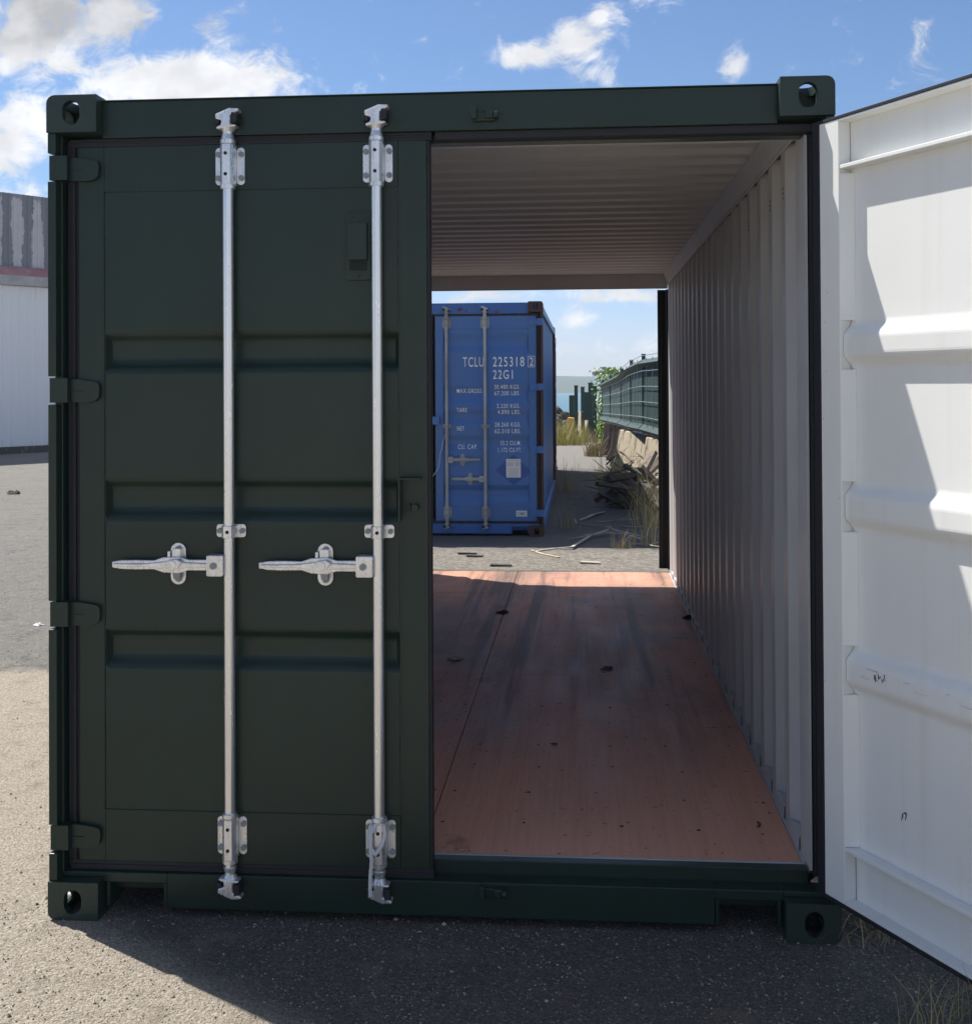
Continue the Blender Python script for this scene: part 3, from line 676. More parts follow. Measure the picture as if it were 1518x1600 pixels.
# marks on the open door's inner face
leaf2 = [o for o in col.objects if o.name.startswith('door') and o.parent == g and o.get('label', '').startswith('open right')][0]
p = MB(); rnd = random.Random(11)
def scribble(cx, cz, w, h, n, y):
    for _ in range(n):
        a = (cx+rnd.uniform(-w, w), cz+rnd.uniform(-h, h)); ang = rnd.uniform(.9, 2.0); l = rnd.uniform(.3, 1)*h*1.3
        b = (a[0]+math.cos(ang)*l*.4, a[1]+math.sin(ang)*l)
        p.prism([(a[0], a[1]), (a[0]+.0025, a[1]), (b[0]+.002, b[1]), (b[0], b[1])], 'y', y, y+.0006)
scribble(.22, .842, .022, .010, 22, .0384)
for q in (((.272,.462),(.279,.475),(.281,.488),(.276,.485)),((.282,.490),(.292,.494),(.294,.486),(.284,.486)),((.290,.486),(.294,.486),(.288,.470),(.286,.470))):
    p.prism(q, 'y', .0098, .0104)
p.build('scuff_mark', 'ink', leaf2, mirror=True)
p = MB(); rnd = random.Random(12)
for zc in (.842,):
    for _ in range(14):
        a = rnd.uniform(.12, .95); l = rnd.uniform(.01, .10)*rnd.random(); z = zc+rnd.gauss(0, .012); z = min(max(z, zc-.02), zc+.02); w = rnd.uniform(.0005, .0016)
        p.prism([(a, z), (a+l, z+rnd.uniform(-.002,.002)), (a+l, z+w), (a, z+w)], 'y', .0382, .0386)
for _ in range(14):
    a = rnd.uniform(.005, .08); z = rnd.uniform(.2, 2.4); w = rnd.uniform(.001, .003); p.prism([(a, z), (a+w, z), (a+w, z+w*2), (a, z+w*1.5)], 'y', .05, .0504)
p.build('scratches', 'ink_soft', leaf2, mirror=True)

# ================================================================== BLUE CONTAINERS
cast_blue = casting_mesh('rust')
bl = empty('shipping_container', (-1.183,9.42,0), label='worn blue shipping container with white numbers and rusty corners behind the green one', cat='shipping container')
container(bl, 6.058, 'blue', 'inner', cast_blue, post_mat='rust', rail_mat='blue_worn', sill_white=False)
BR = [(2.03,2.243),(1.47,1.67),(1.22,1.40),(.945,1.12),(.38,.565)]
BZ = (.255,.955,1.645,2.365)
bd = door_leaf(bl, 'blue', 'inner', BR, .066, (.566,.993), ((.993,-1,.845),(.566,1,.632)), True, (2.36,.06,0), 0, hw='zinc', vent=False, lockbox=False, gask='rust_gasket', hinge_zs=BZ)
door_leaf(bl, 'blue', 'inner', BR, .066, (.566,.993), ((.993,-1,.845),(.566,1,.632)), False, (.078,.06,0), 0, hw='zinc', vent=False, lockbox=False, gask='rust_gasket', hinge_zs=BZ)
m = MB(); m.box(1.17, 1.285, .015, .0595, 1.235, 1.325); m.build('lock_plate', 'blue', bl, .003)
# rear end wall of the blue one
m = MB(); m.box(.08, 2.358, 5.93, 5.96, .16, 2.46); m.build('end_wall', 'blue', bl)
def text(s, u0, u1, v0, v1, parent_door, mt='letter', y=-.0048):
    """letters sized from their span; local to the mirrored door (hinge at x=0, leaf to -x)"""
    x0 = bx_(u0); x1 = bx_(u1); z1 = bz_(v0); z0 = bz_(v1)
    cu = bpy.data.curves.new('txt', 'FONT'); cu.body = s; cu.size = 1; cu.extrude = 0; cu.space_character = 1.2; cu.offset = .004
    ob = bpy.data.objects.new('txt', cu); col.objects.link(ob); bpy.context.view_layer.update()
    me = bpy.data.meshes.new_from_object(ob.evaluated_get(bpy.context.evaluated_depsgraph_get()))
    bpy.data.objects.remove(ob)
    xs = [v.co.x for v in me.vertices]; ys = [v.co.y for v in me.vertices]; ax, bx2, ay, by = min(xs), max(xs), min(ys), max(ys)
    for v in me.vertices:
        X = x0+(v.co.x-ax)/(bx2-ax)*(x1-x0); Z = z0+(v.co.y-ay)/(by-ay)*(z1-z0); yy = rib_y(Z)
        v.co = (X-(-1.183)-2.36, yy+y, Z)
    me.materials.clear(); me.materials.append(M[mt]); me.name = 'lettering'
    o = bpy.data.objects.new('lettering', me); col.objects.link(o); o.parent = parent_door
    o['label'] = 'painted marking reading '+s
    return o
def rib_y(z):
    return 0 if False else interp(z)
def interp(z):
    for (za, zb) in BR:
        if za < z < zb:
            if z > zb-.066: return .0025+(zb-z)/.066*.0285
            if z < za+.066: return .0025+(z-za)/.066*.0285
            return .031
    return .0025
def bx_(u): return 1.173+(u-836)*(1.173-.052)/158          # painted position on the door, metres
def bz_(v): return 1.680-(v-600)*.00708
for (s, u0, u1, v0, v1) in (('TCLU', 722, 754.5, 557.5, 572.6), ('225318', 769, 818, 557.5, 572.6), ('2', 826.3, 832, 558.5, 571.5), ('22G1', 769, 800, 578, 592),
    ('MAX.GROSS', 712, 751, 607, 613.6), ('30.480 KGS.', 771, 811, 601, 607.6), ('67.200 LBS.', 771, 811, 611, 617.6), ('TARE', 712, 728, 637, 643.6),
    ('2.220 KGS.', 775, 811, 630.8, 637.4), ('4.890 LBS.', 776, 811.5, 640.4, 647), ('NET', 712.5, 723.5, 666, 672.8), ('28.260 KGS.', 771.5, 812, 660, 666.6),
    ('62.310 LBS.', 771.5, 812, 670.2, 676.8), ('CU. CAP.', 713.5, 744, 694.5, 701.5), ('33.2 CU.M.', 780, 812, 689, 695.6), ('1.172 CU.FT.', 776.5, 813.5, 699.6, 706.2)):
    text(s, u0, u1, v0, v1, bd)
def flat(parts, name, mt, parent, y0, y1, off=True):
    p = MB()
    for q in parts: p.prism([(bx_(u)+1.183-2.36, bz_(v)) for u, v in q], 'y', y0, y1)
    return p.build(name, mt, parent)
flat([[(823.6,556.2),(834.6,556.2),(834.6,557),(823.6,557)],[(823.6,573),(834.6,573),(834.6,573.8),(823.6,573.8)],[(823.6,557),(824.3,557),(824.3,573),(823.6,573)],[(833.9,557),(834.6,557),(834.6,573),(833.9,573)]], 'number_frame', 'letter', bd, -.0025, -.001)
flat([[(800,710),(829,737),(829,738),(800,757.5),(772,735),(772,734)]], 'old_placard_mark', 'dark_diamond', bd, .0012, .0020)
pl = flat([[(789,717),(811.6,717),(811.6,746),(789,746)]], 'placard', 'label', bd, -.0014, .0004)
q = [[(790.5,719),(810,719),(810,719.8),(790.5,719.8)]]
rnd = random.Random(5)
for k in range(9):
    v = 731+k*1.6; a = 791+rnd.random()*2; q.append([(a, v), (a+15+rnd.random()*3, v), (a+15, v+.55), (a, v+.55)])
flat(q, 'placard_text_lines', 'ink_soft', bd, -.002, -.0014)
q = []
for u in (791.5, 794.5, 797.5, 803.5, 807): q.append([(u, 722), (u+1.7, 722), (u+1.7, 728.6), (u, 728.6)])
flat(q, 'placard_heading_blocks', 'ink_soft', bd, -.002, -.0014)
flat([[(804,797.6),(821,797.6),(821,806.8),(804,806.8)]], 'maker_label', 'label', bd, -.0014, .0004)
text('CIMC', 806, 819, 800, 804.6, bd, 'ink', -.0045)
# white cord hanging from the bar
p = MB(); pts = [(697,673),(693,682),(690,692),(689,700),(686,708),(685,722),(683,732),(677,740),(674,744)]
p.tube([(bx_(u)+1.183, .03+.006*math.sin(i*2), bz_(v)) for i, (u, v) in enumerate(pts)], .004, 6)
p.build('hanging_cord', 'rope', bl)
# a shorter blue container right behind it: its shade lies on the yard
b2 = empty('shipping_container', (-1.26,15.75,0), label='short blue shipping container standing behind the worn blue one', cat='shipping container')
container(b2, 3.9, 'blue', 'inner', cast_blue, post_mat='blue', sill_white=False)
m = MB(); m.box(.08, 2.358, .06, .09, .16, 2.46); m.build('end_wall', 'blue', b2)

# ================================================================== WAREHOUSE (left)
P0 = Vector((-11.35-1.3, 26.15, 0)); 
def dirray(u, v):
    f = 1850.38; Mx = cam.rotation_euler.to_matrix()
    return (Mx @ Vector(((u-759-1.51)/f, -(v-800+214.85)/f, -1)))
def atD(u, v, D):                     # measured spot at depth D (metres)
    d = dirray(u, v); return Vector(cam.location)+d*D
A0 = atD(0, 603, 29.7); A1 = atD(70, 603, 30.6); A0.z = A1.z = 0
wd = (A1-A0).normalized(); ang = math.atan2(wd.y, wd.x)
wh = empty('warehouse', A0-wd*14, ang, label='long white corrugated warehouse with peeling grey parapet and faded red gutter', cat='warehouse')
LEN = 25
def corr(x0, x1, pitch, dep, y):
    pr = []; x = x0
    while x < x1-pitch: pr += [(x, y), (x+pitch*.55, y), (x+pitch*.65, y-dep), (x+pitch*.9, y-dep)]; x += pitch
    pr.append((x, y)); return pr
m = MB(); m.strip(corr(0, LEN, .22, .022, 0), 'z', .18, 4.25); m.box(0, LEN, .03, 12, .18, 4.4); m.build('wall', 'clad', wh)
m = MB(); m.box(0, LEN, -.05, .029, 0, .18); m.build('plinth', 'debris', wh)
m = MB(); m.box(0, LEN, -.16, .0, 4.26, 4.50); m.build('fascia', 'trim', wh)
m = MB(); m.prism([(-.16, 4.50), (-.16, 4.66), (-.05, 4.74), (.0, 4.74), (0, 4.50)], 'x', 0, LEN); m.build('gutter', 'pink', wh)
m = MB(); m.strip(corr(0, LEN, .13, .03, .05), 'z', 4.70, 6.60); m.box(0, LEN, .06, .2, 4.4, 6.60); m.build('parapet', 'peel', wh)
m = MB(); m.prism([(.2, 4.4), (12, 4.4), (12, 5.3)], 'x', 0, LEN); m.build('roof', 'trim', wh)

# ================================================================== FENCE, BARRIERS
def barrier(x, y, hd, ln, label, mt='barrier', h=.82, wb=.29, wt=.10, grp='concrete barriers below the green fence'):
    root = empty('concrete_barrier', (x, y, 0), hd, label=label, cat='barrier', group=grp)
    pr = [(-wb, 0), (wb, 0), (wb, .07), (wb*.62, .28), (wt, h), (-wt, h), (-wb*.62, .28), (-wb, .07)]
    m = MB(); n = 6
    m.prism(pr, 'y', 0, ln); m.build('barrier_body', mt, root, .015)
    m = MB(); m.box(-wt-.01, wt+.01, ln*.1, ln*.1+.12, h+.0005, h+.012); m.box(-wt-.01, wt+.01, ln*.8, ln*.8+.12, h+.0005, h+.012); m.build('base_plate', 'fence_green', root)
    return root
barrier(2.93, 15.95, R(9), 2.9, 'nearest pale concrete barrier with black stains beside the timber heap')
barrier(3.38, 13.1, R(13), 2.6, 'concrete barrier nearest the container wall, behind the timber heap', 'barrier')
barrier(2.60, 19.1, R(2), 1.2, 'rust-stained concrete barrier, second from the timber heap', 'barrier_red')
barrier(2.52, 20.6, R(-9), 1.5, 'brown concrete barrier between the second and fourth below the fence', 'barrier_red')
barrier(2.48, 22.5, R(-9), 1.5, 'fourth concrete barrier, weathered brown, below the fence vine', 'barrier_red')
barrier(2.36, 26.2, R(-9), 1.6, 'farthest brown concrete barrier beside the pale grass tuft', 'barrier_red')
barrier(2.43, 24.4, R(-9), 1.4, 'brown concrete barrier just in front of the farthest one beside the pale tuft', 'barrier_red')
barrier(1.98, 33.2, R(8), 2.2, 'pale ochre concrete barrier behind the green gate', 'barrier')
pts = [(4.1,10.6,.86,2.12),(3.42,12.6,.86,2.12),(2.99,14.4,.86,2.12),(2.70,16.2,.90,2.10),(2.575,18.0,.88,2.04),(2.465,20.0,.87,1.91),(2.31,22.6,.84,1.81),(2.18,25.0,.81,1.72)]
fe = empty('mesh_fence', (2.99,14.4,0), label='green wire mesh fence with dark screening on top of concrete barriers', cat='fence')
o3 = Vector((2.99,14.4,0))
for i in range(len(pts)-1):
    a = pts[i]; b = pts[i+1]
    A = Vector((a[0], a[1], 0))-o3; B_ = Vector((b[0], b[1], 0))-o3; t = (B_-A); ln = t.length; t.normalize(); nrm = Vector((-t.y, t.x, 0))*(1)
    if nrm.x > 0: nrm = -nrm
    def P(s, off, z): q = A+t*(s*ln)+nrm*off; return (q.x, q.y, z)
    za0, za1, zb0, zb1 = a[2], a[3], b[2], b[3]
    sect = lambda z0, z1: [(.0, z0), (.10, z0+.07), (.02, z0+.15), (.0, z1-.22), (.0, z1-.20), (.10, z1-.12), (.02, z1-.05)]
    m = MB(); s0_ = sect(za0-.04, za1+.03); s1_ = sect(zb0-.04, zb1+.03); n = len(s0_)
    m.add([P(.02, o_, z) for o_, z in s0_]+[P(.98, o_, z) for o_, z in s1_], [(k, k+1, n+k+1, n+k) for k in range(n-1)])
    o = m.build('screen_panel', 'fence_screen' if 'fence_screen' in M else 'fence_green', fe)
    md = o.modifiers.new('thick', 'SOLIDIFY'); md.thickness = .012
    m = MB()
    for k in range(6):
        f = k/5; m.tube([P(.0, .045, za0-.02+(za1-za0+.06)*f), P(1, .045, zb0-.02+(zb1-zb0+.06)*f)], .0055, 6)
    nv = 3
    for k in range(1, nv+1):
        s = k/(nv+1); z0 = za0*(1-s)+zb0*s; z1 = za1*(1-s)+zb1*s; m.tube([P(s, .05, z0), P(s, .05, z1)], .006, 6)
    m.build('wire_mesh', 'mesh_wire', fe)
for (x, y, z0, z1) in pts:
    m = MB(); q = Vector((x, y, 0))-o3; m.box(q.x-.03, q.x+.03, q.y-.03, q.y+.03, z0-.05, z1+.06); m.box(q.x-.036, q.x+.036, q.y-.036, q.y+.036, z1+.06, z1+.075)
    m.build('post', 'fence_green', fe, .003)
# gate
gt = empty('metal_gate', (1.60,32.0,0), label='narrow green metal gate between tall posts at the fence end', cat='gate')
def gp(x, y, w, z1): 
    m = MB(); m.box(x-w/2-1.60, x+w/2-1.60, y-w/2-32, y+w/2-32, -.05, z1); m.box(x-w/2-1.61, x+w/2-1.59, y-w/2-32.01, y+w/2-31.99, z1, z1+.03)
    m.build('gate_post', 'fence_green', gt, .005)
gp(1.50, 32.9, .11, 1.62); gp(1.70, 31.3, .11, 1.58); gp(1.93, 31.6, .13, 1.70); gp(2.06, 31.9, .12, 1.60)
m = MB(); m.box(1.50-1.6, 1.52-1.6, 31.35-32, 32.85-32, .18, 1.52); m.box(1.745-1.6, 1.87-1.6, 31.4-32, 31.43-32, .62, 1.45); m.build('gate_leaf', 'fence_screen' if 'fence_screen' in M else 'fence_green', gt)
m = MB(); m.box(1.635-1.6, 1.70-1.6, 31.22-32, 31.245-32, .86, .90); m.build('latch', 'zinc', gt)
m = MB(); m.box(1.28-1.6, 1.44-1.6, 33.4-32, 33.43-32, .72, 1.34); m.build('side_panel', 'fence_green', gt)
# yellow block, boulders
yb = MB(); yb.prism([(-.16, 0), (.17, 0), (.15, .44), (-.04, .47), (-.10, .44)], 'y', 0, .5); o = yb.build('concrete_block', 'yellow', None, .03, loc=(1.25,40.0,0)); tag(o, 'yellow painted concrete block in front of the dark rocks', 'block')
def rock_mesh(seed, r):
    bm = bmesh.new(); bmesh.ops.create_icosphere(bm, subdivisions=2, radius=1)
    for v in bm.verts:
        d = 1+.45*noise.noise(v.co*1.3+Vector((seed*7.1, 0, 0)))+.18*noise.noise(v.co*3.5+Vector((0, seed*3., 0)))
        v.co = Vector((v.co.x*r*d, v.co.y*r*d*.9, v.co.z*r*d*.75))
    me = bpy.data.meshes.new('boulder'); bm.to_mesh(me); bm.free(); me.materials.append(M['rock']); return me
rnd = random.Random(21); rms = [rock_mesh(i, 1) for i in range(6)]
for i in range(26):
    x = -1.2+rnd.random()*3.9; t = rnd.random(); z = .1+t*.62*(1 if x < 1.0 else .55); y = 42.6+t*1.8+rnd.random()*.8; s = rnd.uniform(.17, .30)
    o = bpy.data.objects.new('boulder', rms[i % 6]); col.objects.link(o); o.location = (x, y, z-.05); o.scale = (s, s, s); o.rotation_euler = (rnd.random()*.8, rnd.random()*.8, rnd.random()*6)
    tag(o, 'dark brown boulder in the heap of rocks by the water', 'boulder', 'boulders heaped at the shore')
# pale container / kiosk behind the fence vine
c0 = atD(953, 603, 46); c1 = atD(925.5, 603, 52.5); c0.z = c1.z = 0
dv = (c1-c0); L2 = dv.length; ang = math.atan2(dv.y, dv.x)-math.pi/2
pk = empty('storage_cabin', c0, ang, label='pale blue-grey steel cabin behind the green fence', cat='cabin')
m = MB(); pr = []
y = 0.
while y < L2-.2: pr += [(0, y), (0, y+.1), (.03, y+.14), (.03, y+.22)]; y += .26
pr.append((0, L2)); m.strip(pr, 'z', .1, 2.12); m.box(.032, 2.4, .032, L2, .1, 2.12); m.build('wall', 'pale_steel', pk)
m = MB(); m.box(-.02, 2.44, -.03, L2+.02, 2.1205, 2.24); m.box(.0, 2.4, -.02, .03, .1, 2.12); m.build('frame', 'slat', pk)

# ================================================================== VEGETATION
def blades(n, spread, hmin, hmax, lean=.5, w=.006, seed=1, clump=1.):
    r = random.Random(seed); m = MB()
    for _ in range(n):
        a = r.random()*6.283; d = (r.random()**clump)*spread; x, y = math.cos(a)*d, math.sin(a)*d; h = r.uniform(hmin, hmax)
        la = r.random()*6.283; le = r.random()*lean*h; wa = r.random()*3.14; cx, cy = math.cos(wa)*w/2, math.sin(wa)*w/2; vs = []
        for k in range(5):
            t = k/4; ww = (1-t*.85); px = x+math.cos(la)*le*t*t; py = y+math.sin(la)*le*t*t; pz = h*(t-.25*t*t*le/h)
            vs += [(px-cx*ww, py-cy*ww, pz), (px+cx*ww, py+cy*ww, pz)]
        m.add(vs, [(2*k, 2*k+1, 2*k+3, 2*k+2) for k in range(4)])
    return m
def tuft(x, y, label, mt='straw', cat='grass tuft', grp=None, **kw):
    o = blades(**kw).build('grass_tuft', mt, None, recalc=False, loc=(x, y, 0)); return tag(o, label, cat, grp)
tuft(1.95, 24.1, 'pale dry grass tuft at the foot of the farthest barriers', n=260, spread=.24, hmin=.2, hmax=.55, lean=.7, w=.014, seed=2)
tuft(1.15, 29.6, 'bushy yellow-green grass clump in front of the yellow block', 'straw_green', n=700, spread=.75, hmin=.25, hmax=.78, lean=.5, w=.02, seed=3)
tuft(.30, 31.0, 'yellow grass clump beside the blue container', 'straw_green', n=500, spread=.7, hmin=.2, hmax=.6, lean=.5, w=.02, seed=13)
tuft(1.85, 31.0, 'dry grass around the green gate posts', n=260, spread=.4, hmin=.12, hmax=.5, lean=.6, w=.016, seed=4)
tuft(2.48, 8.75, 'tall dry grass at the right edge of the far opening', n=120, spread=.30, hmin=.15, hmax=.8, lean=.7, w=.007, seed=5)
tuft(2.62, 10.6, 'long straggling grass leaning over the timber heap', n=200, spread=.42, hmin=.25, hmax=.95, lean=.9, w=.008, seed=6)
tuft(2.08, 8.55, 'small dry tuft on the shaded asphalt near the wooden strips', n=90, spread=.14, hmin=.05, hmax=.22, lean=1.0, w=.005, seed=7)
tuft(2.25, 14.6, 'green-brown weeds growing up beside the broken timber', 'straw_green', n=260, spread=.4, hmin=.2, hmax=.72, lean=.6, w=.010, seed=8)
tuft(1.45, 14.9, 'thin dry weeds standing beside the blue container wall', n=90, spread=.25, hmin=.2, hmax=.6, lean=.5, w=.006, seed=9)
tuft(1.50, 10.2, 'sparse dry weeds at the blue container corner', n=60, spread=.16, hmin=.1, hmax=.42, lean=.5, w=.005, seed=10)
tuft(2.60, .16, 'flattened straw below the open white door hinge', n=260, spread=.22, hmin=.03, hmax=.17, lean=3.0, w=.0035, seed=11)
tuft(2.51, -.50, 'tall thin weed with long stalks by the open white door', n=13, spread=.05, hmin=.12, hmax=.34, lean=.8, w=.004, seed=12)
tuft(2.68, -.52, 'dry spiky grass tuft at the lower right', n=80, spread=.14, hmin=.1, hmax=.26, lean=1.0, w=.004, seed=14)
tuft(2.20, .42, 'dry straw lying under the right end of the green container', n=26, spread=.14, hmin=.05, hmax=.2, lean=2.5, w=.004, seed=15)
# vine on the fence
vn = empty('fence_vine', (2.12,26.5,0), label='bright green leafy vine climbing at the end of the mesh fence', cat='vine')
m = MB(); m.tube([(0,0,0),(.04,0,.6),(-.05,.02,1.1),(.05,0,1.6),(.15,0,2.0)], [.02,.018,.014,.01,.006], 6); m.build('stem', 'stem', vn)
m = MB(); rnd = random.Random(8)
for _ in range(900):
    z = rnd.random()**.8*2.0+.1; w_ = .13+.22*(z/2.1)**2; x = rnd.gauss(.02+.09*z, w_*.55); y = rnd.gauss(0, .15); s = rnd.uniform(.03, .06)
    n_ = Vector((rnd.uniform(-1,1), rnd.uniform(-1,1), rnd.uniform(-.2,1))).normalized(); t = n_.orthogonal().normalized(); b = n_.cross(t); c = Vector((x, y, z))
    m.add([c-t*s, c-b*s*.6, c+t*s, c+b*s*.6], [(0,1,2,3)])
m.build('foliage', 'leaf', vn, recalc=False)

# ================================================================== DEBRIS
def ribbon(pts, w, name, label, mt='cardboard', th=.006, cat='strip', grp=None, z0=.004):
    m = MB()
    for i in range(len(pts)-1):
        a = Vector(pts[i]); b = Vector(pts[i+1]); d = (b-a).normalized(); s = Vector((-d.y, d.x, 0)).normalized()*w/2
        za = Vector((0,0,th)); m.add([a-s, a+s, b+s, b-s, a-s+za, a+s+za, b+s+za, b-s+za], [(0,1,2,3),(4,5,6,7),(0,1,5,4),(1,2,6,5),(2,3,7,6),(3,0,4,7)])
    return tag(m.build(name, mt), label, cat, grp)
def gz(u, v, z=0.):
    d = dirray(u, v); t = (z-cam.location.z)/d.z; q = Vector(cam.location)+d*t; return q
def path(uv, zs=None): return [gz(u, v, .004+(zs[i] if zs else 0)) for i, (u, v) in enumerate(uv)]
ribbon(path([(832,862),(868,857),(893,855),(908,846),(922,837),(950,828)], [0,0,.02,.02,.03,.05]), .035, 'wood_strip', 'long bent pale wooden strip reaching from the sun into the shade', grp='wooden strips on the ground')
ribbon(path([(897,811),(900,818),(925,821),(948,823)], [.02,.0,.01,.04]), .022, 'wood_strip', 'thin hooked strip lying behind the long bent one', grp='wooden strips on the ground')
ribbon(path([(913,836),(945,833),(975,834),(1003,843)], [.02,.03,.05,.02]), .028, 'wood_strip', 'strip pointing toward the dry grass at right', grp='wooden strips on the ground')
ribbon(path([(950,828),(951,822),(958,828),(985,834),(1008,840)], [.05,.09,.05,.06,.02]), .022, 'wood_strip', 'kinked narrow strip crossing the long bent one', grp='wooden strips on the ground')
ribbon(path([(905,813),(918,808),(926,804),(944,800)], [0,.03,.03,0]), .045, 'wood_strip', 'short curled strip nearest the timber heap', grp='wooden strips on the ground')
ribbon(path([(830,860),(848,866),(873,871)], [.0,.0,.0]), .03, 'wood_strip', 'short pale strip lying wholly in the sun', 'chip', grp='wooden strips on the ground')
rt = random.Random(77)
for i, (u, v, lb) in enumerate(((930,815,'thin forked dry twig between the two bent strips'),(970,822,'thin dry twig lying behind the kinked strip'),(890,842,'thin dry twig left of the long bent strip'),(985,850,'thin dry twig nearest the right edge in the shade'),(918,790,'thin dry twig just in front of the timber heap'))):
    q = gz(u, v, .012); a = rt.uniform(-.5, .5); m = MB(); p_ = Vector((0,0,0)); pp = [p_]
    for k in range(6): a += rt.uniform(-.45,.45); p_ = p_+Vector((math.cos(a), math.sin(a)*1.2, rt.uniform(-.06,.1)))*.11; p_.z = max(p_.z, 0); pp.append(p_)
    m.tube(pp, [.008,.007,.007,.006,.005,.004,.003], 5)
    for k in (2, 4): m.tube([pp[k], pp[k]+Vector((.08,-.10*rt.choice((-1,1)),.03)), pp[k]+Vector((.2,-.22*rt.choice((-1,1)),.02))], [.005,.004,.002], 5)
    tag(m.build('dry_twig', 'cardboard', None, loc=q), lb, 'twig', 'dry twigs on the shaded asphalt')
def board(u, v, l, w, rz, label, mt='slat', th=.015):
    q = gz(u, v); m = MB(); m.prism([(-l/2, -w/2), (l/2, -w/2*.7), (l/2*.9, w/2), (-l/2*.95, w/2*.8)], 'z', .002, .002+th)
    o = m.build('flat_board', mt, None, .002, loc=q); o.rotation_euler = (0, R(2), rz); return tag(o, label, 'board', 'flat scraps in the sunny strip')
board(730, 866, .19, .05, .1, 'thin dark scrap, farthest left of the flat scraps'); board(742, 870, .16, .07, -.1, 'dark flat scrap just beside the thin one'); board(783, 884.5, .20, .09, 0, 'dark flat scrap nearest the red-brown floor'); board(922, 880.5, .19, .09, -.15, 'grey-brown flat scrap alone on the right', 'cardboard')
# timber heap: each broken piece its own thing
rnd = random.Random(31)
spots = [(960,775,.30),(975,765,.38),(990,752,.55),(1000,760,.45),(1012,742,.66),(1020,730,.72),(968,783,.14),(985,780,.2),(1005,775,.3),(1018,765,.4),(950,768,.2),(978,745,.4),(1010,725,.75),(995,738,.62),(962,760,.26),(1022,750,.5)]
TL = ['dark board at the left foot of the timber heap','dark board lying low in the middle of the timber heap','dark board leaning halfway up the timber heap','dark board crossing the centre of the timber heap',
 'pale broken board high in the timber heap, left of the other pale ones','pale broken board at the upper right of the timber heap','dark board touching the ground below the left foot of the timber heap','dark board touching the ground in the middle of the timber heap',
 'dark board low on the right side of the timber heap','dark board on the right side of the timber heap just above the lowest one','small dark board farthest left in the timber heap','dark board sticking up on the left of the timber heap',
 'pale broken board topmost in the timber heap','dark board near the top of the timber heap, left of the topmost pale one','dark board on the left slope of the timber heap','dark board at the right edge of the timber heap, against the container wall']
for i, (u, v, z) in enumerate(spots):
    D = 16.3-i % 5*.25; q = atD(u, v, D); 
    if q.z < .05: q = gz(u, v)+Vector((0,0,.06))
    m = MB(); l = rnd.uniform(.35, .75); w = rnd.uniform(.07, .20); th = rnd.uniform(.03, .08)
    m.prism([(-l/2, -w/2), (l/2*.9, -w/2), (l/2, 0), (l/2*.85, w/2), (-l/2*.9, w/2), (-l/2*1.02, w*.1)], 'z', -th/2, th/2)
    light = i in (4, 5, 12)
    o = m.build('timber_piece', 'debris_light' if light else 'debris', None, .004, loc=q); o.rotation_euler = (rnd.uniform(-.6,.6), rnd.uniform(-.7,.7), rnd.uniform(-1.2,1.2))
    tag(o, TL[i], 'board', 'broken boards of the timber heap')
m = MB(); rnd = random.Random(41)      # bark and splinters that nobody could count
for _ in range(420):
    t = rnd.random(); u = 885+rnd.random()*130; v = 772+rnd.random()*26-(u-885)*.06+rnd.gauss(0, 3); q = gz(u, v); l = rnd.uniform(.02, .14); a = rnd.random()*3.14; w = rnd.uniform(.004, .015); z = rnd.uniform(.003, .03)
    d = Vector((math.cos(a), math.sin(a), 0))*l/2; s = Vector((-math.sin(a), math.cos(a), 0))*w/2; e = Vector((0,0,z)); f_ = Vector((0,0,rnd.random()*.03))
    m.add([q-d-s+e, q-d+s+e, q+d+s+e+f_, q+d-s+e+f_], [(0,1,2,3)], 0 if rnd.random() < .6 else 1)
for _ in range(260):
    q = gz(rnd.uniform(945, 1027), 790-rnd.random()*22); q = q+Vector((0, 0, abs(rnd.gauss(0, .22)))); l = rnd.uniform(.08, .45); a = rnd.random()*6.28; e = rnd.uniform(-.5, .7)
    d = Vector((math.cos(a)*math.cos(e), math.sin(a)*math.cos(e), math.sin(e)))*l; q.z = max(q.z, .01+max(0, -d.z)); r_ = rnd.uniform(.004, .016)
    m.tube([q, q+d*.5+Vector((0,0,rnd.uniform(-.02,.02))), q+d], [r_, r_*.9, r_*.5], 4, 0 if rnd.random() < .45 else 1)
tag(m.build('bark_litter', ['debris_light', 'debris'], recalc=False), 'brown bark splinters and twigs strewn in front of the timber heap', 'litter', kind='stuff')
# scraps on the yard
def crumple(x, y, z, r, mt, label, seed, name, cat):
    bm = bmesh.new(); bmesh.ops.create_icosphere(bm, subdivisions=2, radius=1); rn = random.Random(seed)
    for v in bm.verts: v.co = Vector((v.co.x*1.5*r*rn.uniform(.5,1.2), v.co.y*r*rn.uniform(.5,1.2), max(-.2, v.co.z)*r*.6*rn.uniform(.4,1.3)+r*.15))
    me = bpy.data.meshes.new(name); bm.to_mesh(me); bm.free(); me.materials.append(M[mt]); o = bpy.data.objects.new(name, me); col.objects.link(o); o.location = (x, y, z); tag(o, label, cat); return o
q = gz(22, 772); crumple(q.x, q.y, 0, .085, 'black', 'crumpled black plastic scrap on the yard at left', 1, 'plastic_scrap', 'scrap')
q = gz(60, 977); crumple(q.x, q.y, 0, .028, 'plastic_white', 'crumpled white paper scrap beside the green container', 2, 'paper_scrap', 'scrap')
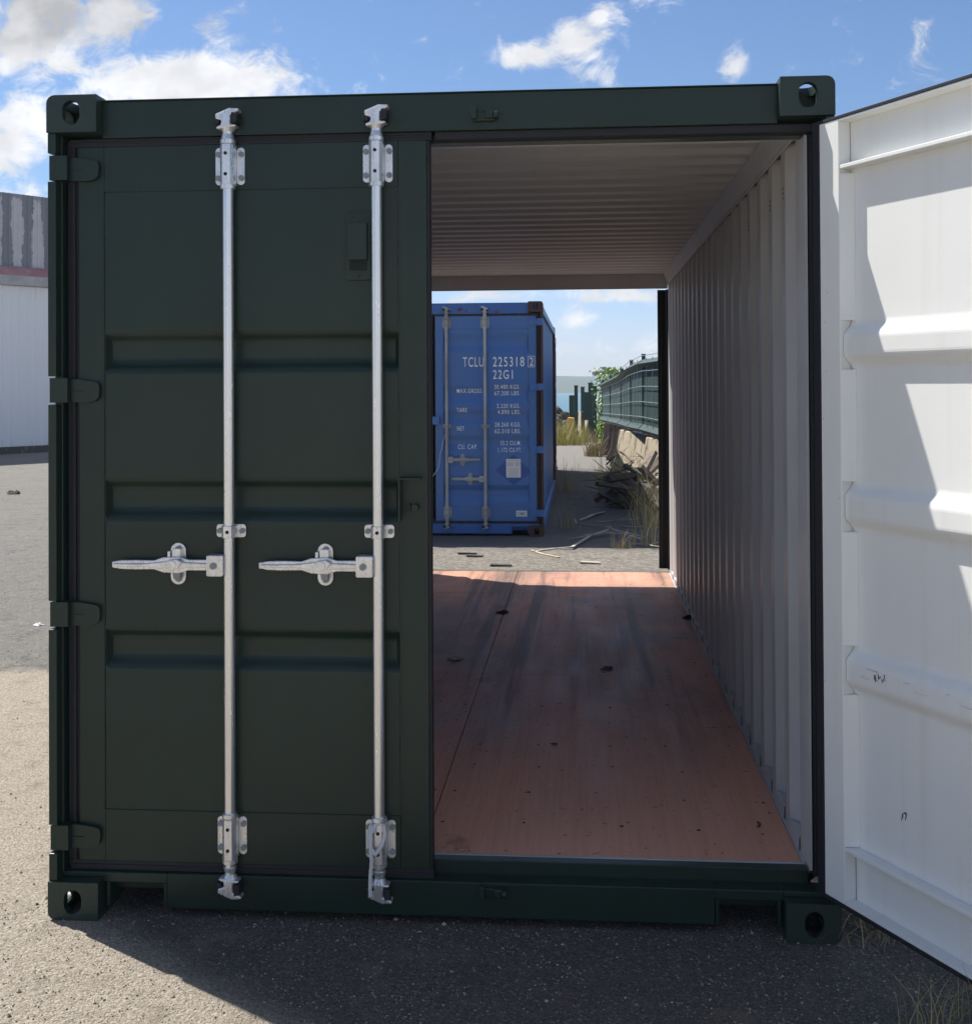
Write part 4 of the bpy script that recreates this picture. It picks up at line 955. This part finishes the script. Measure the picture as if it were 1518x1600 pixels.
for (u, v, r, mt, lb, sd) in ((785,958,.03,'rubber','black crumpled leaf on the far red floor',4),(710,1031,.03,'trim','grey paper scrap on the floor near the closed door',5),(948,1046,.024,'ink','dark twig scrap in the middle of the red floor',6),(865,1163,.011,'debris','tiny brown crumb on the near red floor',7),(1077,967,.03,'black','black clod on the floor against the right wall',9)):
    q = gz(u, v, .176); crumple(q.x, q.y, .176, r, mt, lb, sd, 'floor_scrap', 'scrap')
q = gz(1184, 1290, .176); m = MB(); m.tube([(-.004,-.02,.004),(.004,-.008,.006),(.006,.006,.006),(0,.02,.004)], .0035, 6); tag(m.build('bent_twig', 'debris', None, loc=q), 'short dark bent twig on the near right of the red floor', 'twig')
q = gz(1273, 1371, .16); m = MB(); m.prism([(-.02,-.015),(.016,-.02),(.006,.022)], 'z', .001, .006); o = m.build('dry_leaf', 'chip', None, loc=(q.x, .075, .158)); tag(o, 'dry tan leaf on the sill at the right jamb', 'leaf')
rnd = random.Random(51); k = 0
CL = ['near the middle, farthest back of the pale ones','in the middle row, right of centre','in the middle row, left of centre','in the front row, left of centre','in the front row at the right','in the front row in the middle',
 'right of the farthest back one','at the far right of the middle row','leftmost at the threshold','second from the left at the threshold','third from the left at the threshold','third from the right at the threshold','farthest right at the threshold','at the middle of the threshold']
for (u, v) in ((1046,1094+50),(960,1228),(858,1227),(845,1275),(1083,1279),(971,1275),(950,1147),(1170,1234),(720,1330),(797,1335),(883,1337),(1030,1335),(1170,1338),(975,1338)):
    q = gz(u, v, .176); m = MB(); l = rnd.uniform(.004,.009); m.prism([(-l,-.003),(l,-.002),(l*.7,.003),(-l*.6,.0035)], 'z', 0, .003)
    o = m.build('wood_chip', 'chip', None, loc=(q.x, max(q.y, .19), .1765)); o.rotation_euler = (0,0,rnd.uniform(-.4,.4)); tag(o, 'pale wood chip on the red floor '+CL[k], 'wood chip', 'pale chips scattered on the red floor'); k += 1
# loose grit over the near ground
m = MB(); rnd = random.Random(61)
for _ in range(9000):
    t = rnd.random()
    if t < .75: x = rnd.uniform(-1.2, 3.2); y = rnd.uniform(-.75, .15)
    else: x = rnd.uniform(-3.5, .0); y = rnd.uniform(-.3, 7)
    if t > .88: continue
    r = rnd.uniform(.0012, .0045)*(1 if t < .75 else 1.6)
    if rnd.random() < .015: r *= 2.0
    c = Vector((x, y, r*.4)); vs = [c+Vector((a*r*rnd.uniform(.6,1.2), b*r*rnd.uniform(.6,1.2), d*r*rnd.uniform(.5,.9))) for a, b, d in ((1,0,0),(0,1,0),(-1,0,0),(0,-1,0),(0,0,1),(0,0,-1))]
    m.add(vs, [(0,1,4),(1,2,4),(2,3,4),(3,0,4),(1,0,5),(2,1,5),(3,2,5),(0,3,5)])
tag(m.build('loose_grit', 'grit', recalc=False), 'fine loose grit scattered over the ground before the green container', 'grit', kind='stuff')

# ================================================================== HAZE (sea air between here and the hill)
hm = bpy.data.materials.new('sea_haze'); hm.use_nodes = True; t = hm.node_tree; t.nodes.clear()
pv = t.nodes.new('ShaderNodeVolumePrincipled'); pv.inputs['Color'].default_value = (.78,.88,1,1); pv.inputs['Density'].default_value = .00062; pv.inputs['Anisotropy'].default_value = .2
mo = t.nodes.new('ShaderNodeOutputMaterial'); t.links.new(pv.outputs[0], mo.inputs['Volume']); M['haze'] = hm
m = MB(); m.box(-1400, 1000, -70, 1900, -7, 16); o = m.build('haze', 'haze'); tag(o, 'thin bluish sea haze filling the air', kind='stuff')
